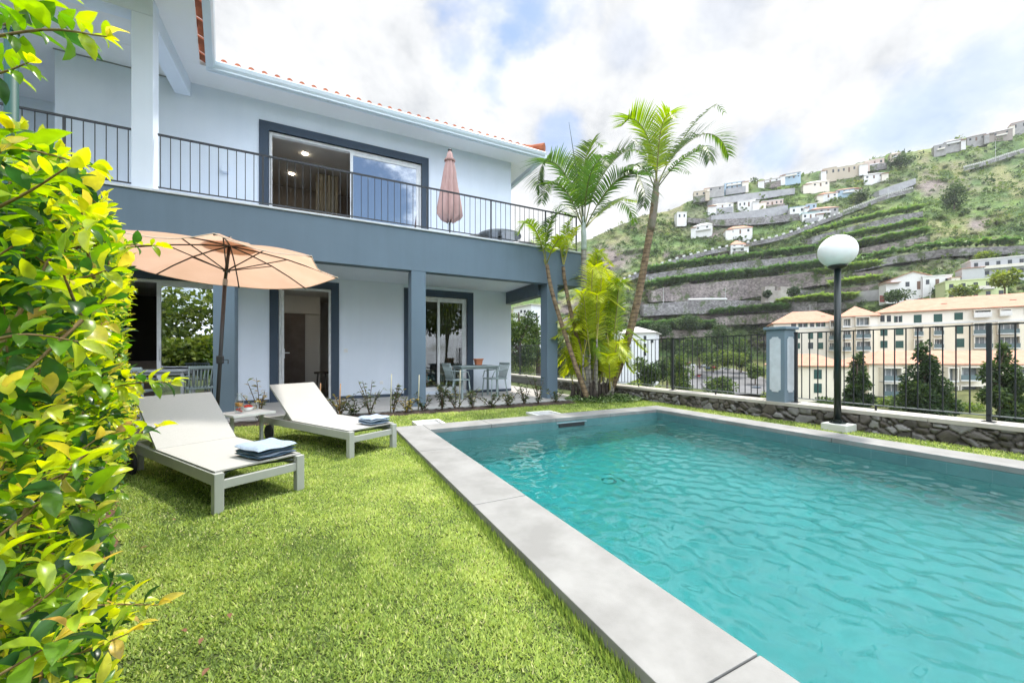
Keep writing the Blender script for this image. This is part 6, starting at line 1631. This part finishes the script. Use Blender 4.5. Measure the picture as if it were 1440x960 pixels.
block('apartment_building', 'lower cream apartment house at the right front, its balconies between the dark conifers', 1222, 1500, 77, 71, 512, -9.0, 10, 2.6, CREAM,
      [(1249, 526, 24, 17, 'balcony'), (1249, 547.5, 24, 17, 'balcony'), (1333, 526, 12, 17, 'open'), (1358, 525, 28, 17, 'balcony'), (1358, 551, 28, 17, 'balcony'), (1333, 550, 12, 15, 'open'), (1432, 524, 16, 17, 'parapet'), (1432, 549, 16, 17, 'parapet')], group=AG, hipr=False)
block('apartment_building', 'white apartment house behind the leaning palm trunk', 862, 921, 128, 122, 469, -10, 12, 2.2, M('white_render', (.74, .76, .79), .9),
      [(907, 475, 4, 6, 'plain'), (907, 486, 4, 6, 'plain'), (907, 497, 4, 6, 'plain'), (884, 476, 5, 6, 'plain'), (884, 490, 5, 6, 'plain'), (917, 480, 4, 4, 'plain')], M('white_roof', (.62, .60, .57), .9))
block('apartment_building', 'white building with rows of small dark windows on the hill seen under the balcony', 722, 747, 150, 140, 433, 2, 10, .6, M('white_render', None),
      [(733 + 5*i, 438+8*j, 3, 4, 'plain') for i in range(3) for j in range(2)], M('white_roof', None))
# ------------------------------------------------------------------ houses on the hill
HG = 'small houses scattered on the hillside'
BLUEW = M('blue_wall', (.36, .48, .58), .9); GREYH = M('bare_block_wall', (.36, .355, .35), .9, (.28, .275, .27), .5); BEIGE = M('beige_wall', (.50, .44, .35), .9); LIME = M('lime_wall', (.56, .64, .34), .9)
def house(px, py, w, h, lab, wallm=OFFW, roof='hip', roofm=RTILE2, floors=1, wins=3, yaw=0, dm=8, off=.97, group=HG, name='hillside_house'):
    rowb = py+h/2; d = float(depth(px, min(rowb, 504)))*off; sc = d/FPX
    phi = math.atan((px-720)/FPX)
    W, H = w*sc*math.cos(phi)**.75, h*sc*.88
    base = D(px, rowb, d); y = R(yaw)-phi*.75
    sx = RT*math.cos(y)+FW*math.sin(y)
    A, B = base-sx*W/2, base+sx*W/2; f = Frame(A, B)
    root = empty(name, base, lab, 'house', group); rise = H*.34 if roof in ('hip', 'gable') else 0; hw = H-rise
    mb = MB(); f.box(mb, 0, f.L, -dm, 0, base.z-5, base.z+hw); mb.build('wall', wallm, root)
    if roof == 'hip': mb = MB(); hiproof(mb, f, 0, f.L, -dm, 0, base.z+hw+.1, rise*1.3, .4); mb.build('roof', roofm, root)
    elif roof == 'gable':
        mb = MB(); a0, a1, z, zr = -.4, f.L+.4, base.z+hw, base.z+hw+rise*1.2
        mb.prism([f.p(a0, .5, z), f.p(f.L/2, .5, zr), f.p(a1, .5, z), f.p(a1, .5, z+.2), f.p(f.L/2, .5, zr+.22), f.p(a0, .5, z+.2)], f.t*(-dm-1)); mb.build('roof', roofm, root)
        mb = MB(); mb.prism([f.p(0, 0, z), f.p(f.L, 0, z), f.p(f.L/2, 0, zr)], f.t*(-dm)); mb.build('gable', wallm, root)
    else: mb = MB(); f.box(mb, -.2, f.L+.2, -dm-.2, .2, base.z+hw, base.z+hw+.35); mb.build('roof', roofm, root)
    fh = hw/floors
    for j in range(floors):
        for i in range(wins):
            a = f.L*(i+.5)/wins; ww = min(1.2, f.L/wins*.36); z0 = base.z+fh*(j+.32)
            if j == 0 and i == wins//2 and wins > 2: f.box(MB(), a-.5, a+.5, 0, .06, base.z+.05, z0+fh*.42).build('door', M('house_door', (.16, .10, .07), .7), root)
            else: f.box(MB(), a-ww/2, a+ww/2, 0, .06, z0, z0+fh*.42).build('window', DGL, root)
    hr = random.Random(int(px*13+py))
    if w > 16 and wallm is not LIME:
        s = hr.choice((0, 1)); aw = f.L*hr.uniform(.25, .4); ah = hw*hr.uniform(.5, .7); a0 = -aw*.5 if s == 0 else f.L-aw*.5
        mb = MB(); f.box(mb, a0, a0+aw, -dm*.5, hr.uniform(1.2, 2.4), base.z-5, base.z+ah); an = mb.build('annexe', hr.choice((OFFW, PALEC, wallm)), root)
        mb = MB(); f.box(mb, a0-.2, a0+aw+.2, -dm*.5, 2.6, base.z+ah, base.z+ah+.2); mb.build('roof', hr.choice((roofm, RTILE, RTILE2)), an)
    if floors == 2 or hr.random() < .35:
        z = base.z+(fh if floors == 2 else .1); b0 = f.L*hr.uniform(.05, .3); b1 = f.L*hr.uniform(.65, .95)
        mb = MB(); f.box(mb, b0, b1, .07, 1.4, z-.2, z); bal = mb.build('balcony', OFFW, root)
        mb = MB(); f.box(mb, b0, b1, 1.3, 1.4, z, z+.9); mb.build('parapet', hr.choice((OFFW, PALEC)), bal)
    if hr.random() < .3: mb = MB(); f.box(mb, hr.uniform(-1, 1.5), f.L+hr.uniform(-1.5, 1), .02, hr.uniform(1, 2.5), base.z-5, base.z-.02); mb.build('yard_wall', hr.choice((RW1, RW2, RW3)), root)
    return root, f, base
for a in ((1028+10, 345, 21, 18, 'tall white two storey house with an orange hip roof beside the guard rail', OFFW, 'hip', RTILE, 2, 2, 10, 7), (1041, 322, 34, 14, 'long white house with a pale orange roof above the tall white house', OFFW, 'hip', RTILE, 1, 3, 8, 8),
          (988, 318, 25, 12, 'white hill house with a small blue annexe wall, left of the long white one', OFFW, 'hip', OFFW, 1, 2, -12, 7), (959, 303, 14, 11, 'small lone white house highest on the left slope', OFFW, 'flat', OFFW, 1, 2, 15, 6),
          (1016, 288, 30, 9, 'low white house with a pale hip roof among dark shrubs', OFFW, 'hip', PALEC, 1, 3, 5, 8), (1050, 286, 24, 10, 'white flat house with a row of dark windows below the ridge', OFFW, 'flat', OFFW, 1, 4, 0, 8),
          (1086, 285, 30, 8, 'long low pale pink house right of the white flat house', M('pink_wall', (.58, .47, .42), .9), 'flat', OFFW, 1, 5, 5, 7), (1033, 260, 28, 10, 'white and blue two storey house on the left ridge', BLUEW, 'flat', OFFW, 2, 4, 0, 8),
          (1006, 264, 24, 9, 'grey house at the left end of the ridge row', GREYH, 'hip', GREYH, 1, 2, 0, 8), (985, 272, 18, 8, 'small beige house lowest on the left ridge', BEIGE, 'flat', BEIGE, 1, 2, 0, 7), (1083, 253, 26, 7, 'white ridge house with a grey roof beside the tall mast', OFFW, 'hip', GREYH, 1, 3, 0, 7),
          (1113, 247, 25, 8, 'blue grey ridge house with a dark roof terrace', BLUEW, 'flat', GREYH, 2, 4, 0, 8), (1150, 257, 32, 11, 'cream house with a broad pale roof just below the ridge', PALEC, 'hip', PALEC, 1, 4, 8, 8),
          (1122, 295, 22, 10, 'white and bright blue house on the slope right of the walls', OFFW, 'flat', BLUEW, 1, 2, 5, 7), (1141, 290, 14, 8, 'bright blue cube house next to the pink roofed one', BLUEW, 'flat', OFFW, 1, 2, 5, 6), (1165, 273, 26, 10, 'house with a salmon pink roof in the middle of the slope', OFFW, 'hip', RTILE, 1, 3, 10, 7),
          (1191, 267, 30, 9, 'house with a long blue window band and red brown roof', BLUEW, 'hip', RTILE2, 1, 4, 8, 7), (1160, 294, 38, 12, 'grey house with a faded pink roof above the guard rail', GREYH, 'hip', RTILE2, 1, 4, 12, 8), (1140, 303, 24, 9, 'white house with a turquoise awning by the guard rail', OFFW, 'flat', M('turquoise', (.25, .50, .52), .8), 1, 3, 12, 7),
          (1229, 246, 28, 10, 'grey roofed white house standing alone below the small beige house', OFFW, 'hip', GREYH, 1, 3, 10, 7), (1167, 241, 18, 12, 'beige cube house left of the long beige ridge terrace', BEIGE, 'flat', BEIGE, 1, 2, 0, 8), (1194, 237, 36, 10, 'long beige ridge terrace house with several windows', BEIGE, 'flat', PALEC, 1, 5, 6, 8),
          (1230, 228, 26, 9, 'pinkish house at the right end of the beige ridge row', M('pink_wall', None), 'flat', PALEC, 1, 3, 6, 7), (1259, 217, 14, 10, 'small beige house on the ridge beside the dark trees', BEIGE, 'hip', BEIGE, 1, 1, 0, 7),
          (1341, 199, 24, 13, 'unfinished grey two storey block house on the ridge above the upper road', GREYH, 'hip', GREYH, 2, 2, 5, 9), (1373, 192, 24, 12, 'grey house with a white end wall on the right ridge', GREYH, 'hip', M('grey_roof', (.22, .21, .20), .9), 1, 3, 0, 9), (1408, 185, 30, 12, 'wide grey brown ridge house with two dark windows', M('taupe_wall', (.33, .29, .26), .9), 'hip', GREYH, 1, 2, 5, 9), (1434, 176, 22, 12, 'topmost grey house with a small terracotta roof at the end of the ridge', GREYH, 'flat', RTILE2, 1, 2, 0, 9),
          (1322, 207, 16, 8, 'low grey shed at the left end of the ridge houses above the upper road', GREYH, 'flat', GREYH, 1, 1, 0, 7)):
    house(*a)
house(1284, 394, 62, 27, 'big white gabled house with an orange edged roof above the apartment roofs', OFFW, 'gable', RTILE, 1, 4, 10, 10, .96, None, 'gabled_house')
house(1318, 395, 40, 18, 'white low wing with a flat roof joined behind the gabled house', OFFW, 'flat', OFFW, 1, 3, 10, 9, .985, None)
house(1372, 405, 82, 30, 'light green flat roofed house with dark windows behind the apartment roof', LIME, 'flat', LIME, 2, 5, 5, 9, .97, None, 'green_house')
r_, f_, b_ = house(1412, 374, 90, 30, 'modern grey white flat roofed building with tall dark window slots', M('modern_grey', (.50, .51, .53), .9), 'flat', OFFW, 2, 6, 4, 9, .97, None, 'modern_building')
# ramp walls in front of the gabled house
def ramp(pts, h, mat, lab):
    V = []
    for p in pts: t_ = HP(p[0], p[1], .955); V += [t_-Vector((0, 0, h)), t_, t_+FW*1.0]
    mb = MB(); n = len(pts); mb.add(V, [(i*3+j, i*3+3+j, i*3+4+j, i*3+1+j) for i in range(n-1) for j in range(2)]); o = mb.build('garden_wall', mat); tag(o, lab, 'wall'); return o
ramp([(1188, 414), (1200, 411), (1236, 407), (1262, 404), (1300, 400)], 4.5, RW3, 'sloping grey wall with a pale top in front of the white gabled house')
q = HP(1243, 420, .945); o = MB().obox(q-RT*1.4-Vector((0, 0, 1.3)), RT*2.8, FW*.3, Vector((0, 0, 2.6))).build('garage_door', M('dark_red_door', (.20, .05, .045), .7)); tag(o, 'dark red garage door in the sloping grey wall', 'garage door')
# the pale pipe and the ruin on the terrace wall
a, b = HP(968, 421, .955), HP(1022, 420.5, .955); o = MB().tube([a, a.lerp(b, .5)+Vector((0, 0, .1)), b], .55, 10).build('white_pipe', OFFW); tag(o, 'thick white pipe lying along the dark terrace wall', 'pipe')
a = HP(1095, 420, .955); o = MB(); o.obox(a-RT*7-Vector((0, 0, 2)), RT*14, FW*3, Vector((0, 0, 6.2))); o.obox(a-RT*7+Vector((0, 0, 4.2)), RT*5, FW*3, Vector((0, 0, 2.2))); o.obox(a+RT*1+Vector((0, 0, 4.2)), RT*5, FW*3, Vector((0, 0, 2.0)))
o = o.build('ruined_wall', M('ruin_plaster', (.40, .37, .34), .95, (.28, .25, .23), .3)); tag(o, 'pale crumbling ruin wall on the terrace above the apartments', 'ruin')
# poles on the hill
for px, rt, rb_, lab in ((1400, 198, 224, 'white street pole beside the upper road at the right'), (1073, 235, 255, 'thin mast on the ridge between two houses'), (1308, 398, 424, 'pale green pole between the gabled and the green house'), (933, 404, 424, 'pale pole at the left end of the pipe wall'), (1020, 404, 424, 'pale pole at the right end of the white pipe'), (1249, 262, 276, 'thin lamp pole on the middle guard rail'), (1139, 428, 448, 'white street lamp pole on the low wall behind the apartments')):
    d = float(depth(px, min(rb_, 504)))*.96; o = MB().tube([D(px, rb_+2, d), D(px, rt, d)], [.13, .09], 6).build('street_pole', M('pole_pale', (.5, .52, .5), .6)); tag(o, lab, 'pole')

# ------------------------------------------------------------------ cars
def make_car():
    r = empty('parked_car')
    prof = [(-2.05, .35), (-2.05, .75), (-1.95, .88), (-1.25, .95), (-.75, 1.38), (.55, 1.42), (1.25, 1.0), (1.95, .86), (2.08, .65), (2.08, .35)]
    mb = MB(); mb.prism([(x, -.82, z) for x, z in prof], (0, 1.64, 0)); mb.build('body', M('car_white', (.65, .66, .67), .3, coat=.6), r)
    for s in (-1, 1):
        mb = MB(); mb.prism([(-1.1, s*.823, .98), (-.72, s*.823, 1.32), (.5, s*.823, 1.35), (1.05, s*.823, 1.0)], (0, s*.008, 0)); mb.build('side_window', DGL, r)
    mb = MB(); mb.add([(.60, -.70, 1.40), (.60, .70, 1.40), (1.24, .74, 1.03), (1.24, -.74, 1.03)], [(0, 1, 2, 3)]); mb.v = [(v[0]+.02, v[1], v[2]+.02) for v in mb.v]; mb.build('windscreen', DGL, r)
    mb = MB(); mb.add([(-.78, -.70, 1.37), (-.78, .70, 1.37), (-1.23, .74, .99), (-1.23, -.74, .99)], [(0, 1, 2, 3)]); mb.v = [(v[0]-.02, v[1], v[2]+.02) for v in mb.v]; mb.build('rear_window', DGL, r)
    for x in (-1.3, 1.3):
        for s in (-1, 1):
            w = MB().lathe([(.1, 0), (.31, 0), (.33, .02), (.33, .18), (.31, .2), (.1, .2)], (0, 0, 0), 16); w.v = [(x+v[0], s*.74+(v[2] if s > 0 else -v[2])-s*.05, .33+v[1]) for v in w.v]; w.build('wheel', M('black_rubber', None), r)
    return r
CARG = 'cars parked in the car park'
car = make_car(); first = True
CC = {'red': M('car_red', (.55, .03, .025), .3, coat=.6), 'white': M('car_white', None), 'dark': M('car_dark', (.02, .025, .035), .3, coat=.6), 'grey': M('car_grey', (.25, .27, .29), .3, coat=.6), 'blue': M('car_blue', (.05, .12, .22), .3, coat=.6), 'silver': M('car_silver', (.45, .48, .50), .3, coat=.6)}
for (px, py, c, yaw, lab) in ((1047, 534.5, 'red', 5, 'bright red car in the middle of the car park'), (1027, 542, 'dark', 75, 'black car parked end on at the front left of the car park'), (1033, 534, 'white', 8, 'white car directly left of the red car'), (1024, 533, 'white', 8, 'white van like car two places left of the red car'),
    (1061, 536, 'grey', 20, 'grey car immediately right of the red car'), (1062, 543, 'white', 30, 'white car in the second row, behind the small bush at the pillar'), (1064, 549, 'blue', 30, 'dark blue car nearest the pillar'), (968, 511, 'white', 60, 'white car at the left end of the upper parking row'), (975, 513.5, 'silver', 60, 'silver car second from the left in the upper parking row'),
    (984, 516, 'dark', 60, 'dark car third in the upper parking row'), (990, 514, 'silver', 50, 'pale car in the middle of the upper parking row'), (996, 517, 'blue', 60, 'blue car in the middle of the upper parking row'), (1005, 516, 'white', 50, 'white car under the flat light green tree'), (1018, 519, 'silver', 35, 'silver car second from the right in the upper parking row'), (1023, 521, 'grey', 25, 'grey car at the right end of the upper parking row'), (983, 529, 'white', 70, 'white car driving on the sloping road'),
    (1292, 423.5, 'white', 0, 'white car on the street above the apartment roof, left of two'), (1309, 423, 'silver', 0, 'pale silver car on the street above the apartment roof, right of two'), (1385, 420.5, 'dark', 0, 'dark car parked in front of the light green house')):
    o = car if first else copy_tree(car); first = False
    d = float(depth(px, py))*(.985 if py > 505 else .95)
    o.location = D(px, py+2.2, d); o.rotation_euler.z = -TH+R(yaw); o.scale = (1.05,)*3 if py > 505 else (1, 1, 1)
    tag(o, lab, 'car', CARG if py > 505 else 'cars on the street above the apartments')
    for ch in kids(o):
        if ch.name.startswith('body'):
            ch.data = ch.data.copy() if c != 'white' else ch.data
            if c != 'white': ch.data.materials[0] = CC[c]
# ------------------------------------------------------------------ thin summer haze over the valley
hm = bpy.data.materials.new('haze'); t = NT(hm)
pv = t.n('ShaderNodeVolumePrincipled', ins={'Color': (.93, .96, 1.0), 'Density': .00013, 'Anisotropy': .2})
t.n('ShaderNodeOutputMaterial', ins={'Volume': pv})
tag(MB().box(-160, -160, -15, 900, 700, 260).build('haze', hm), kind='stuff')
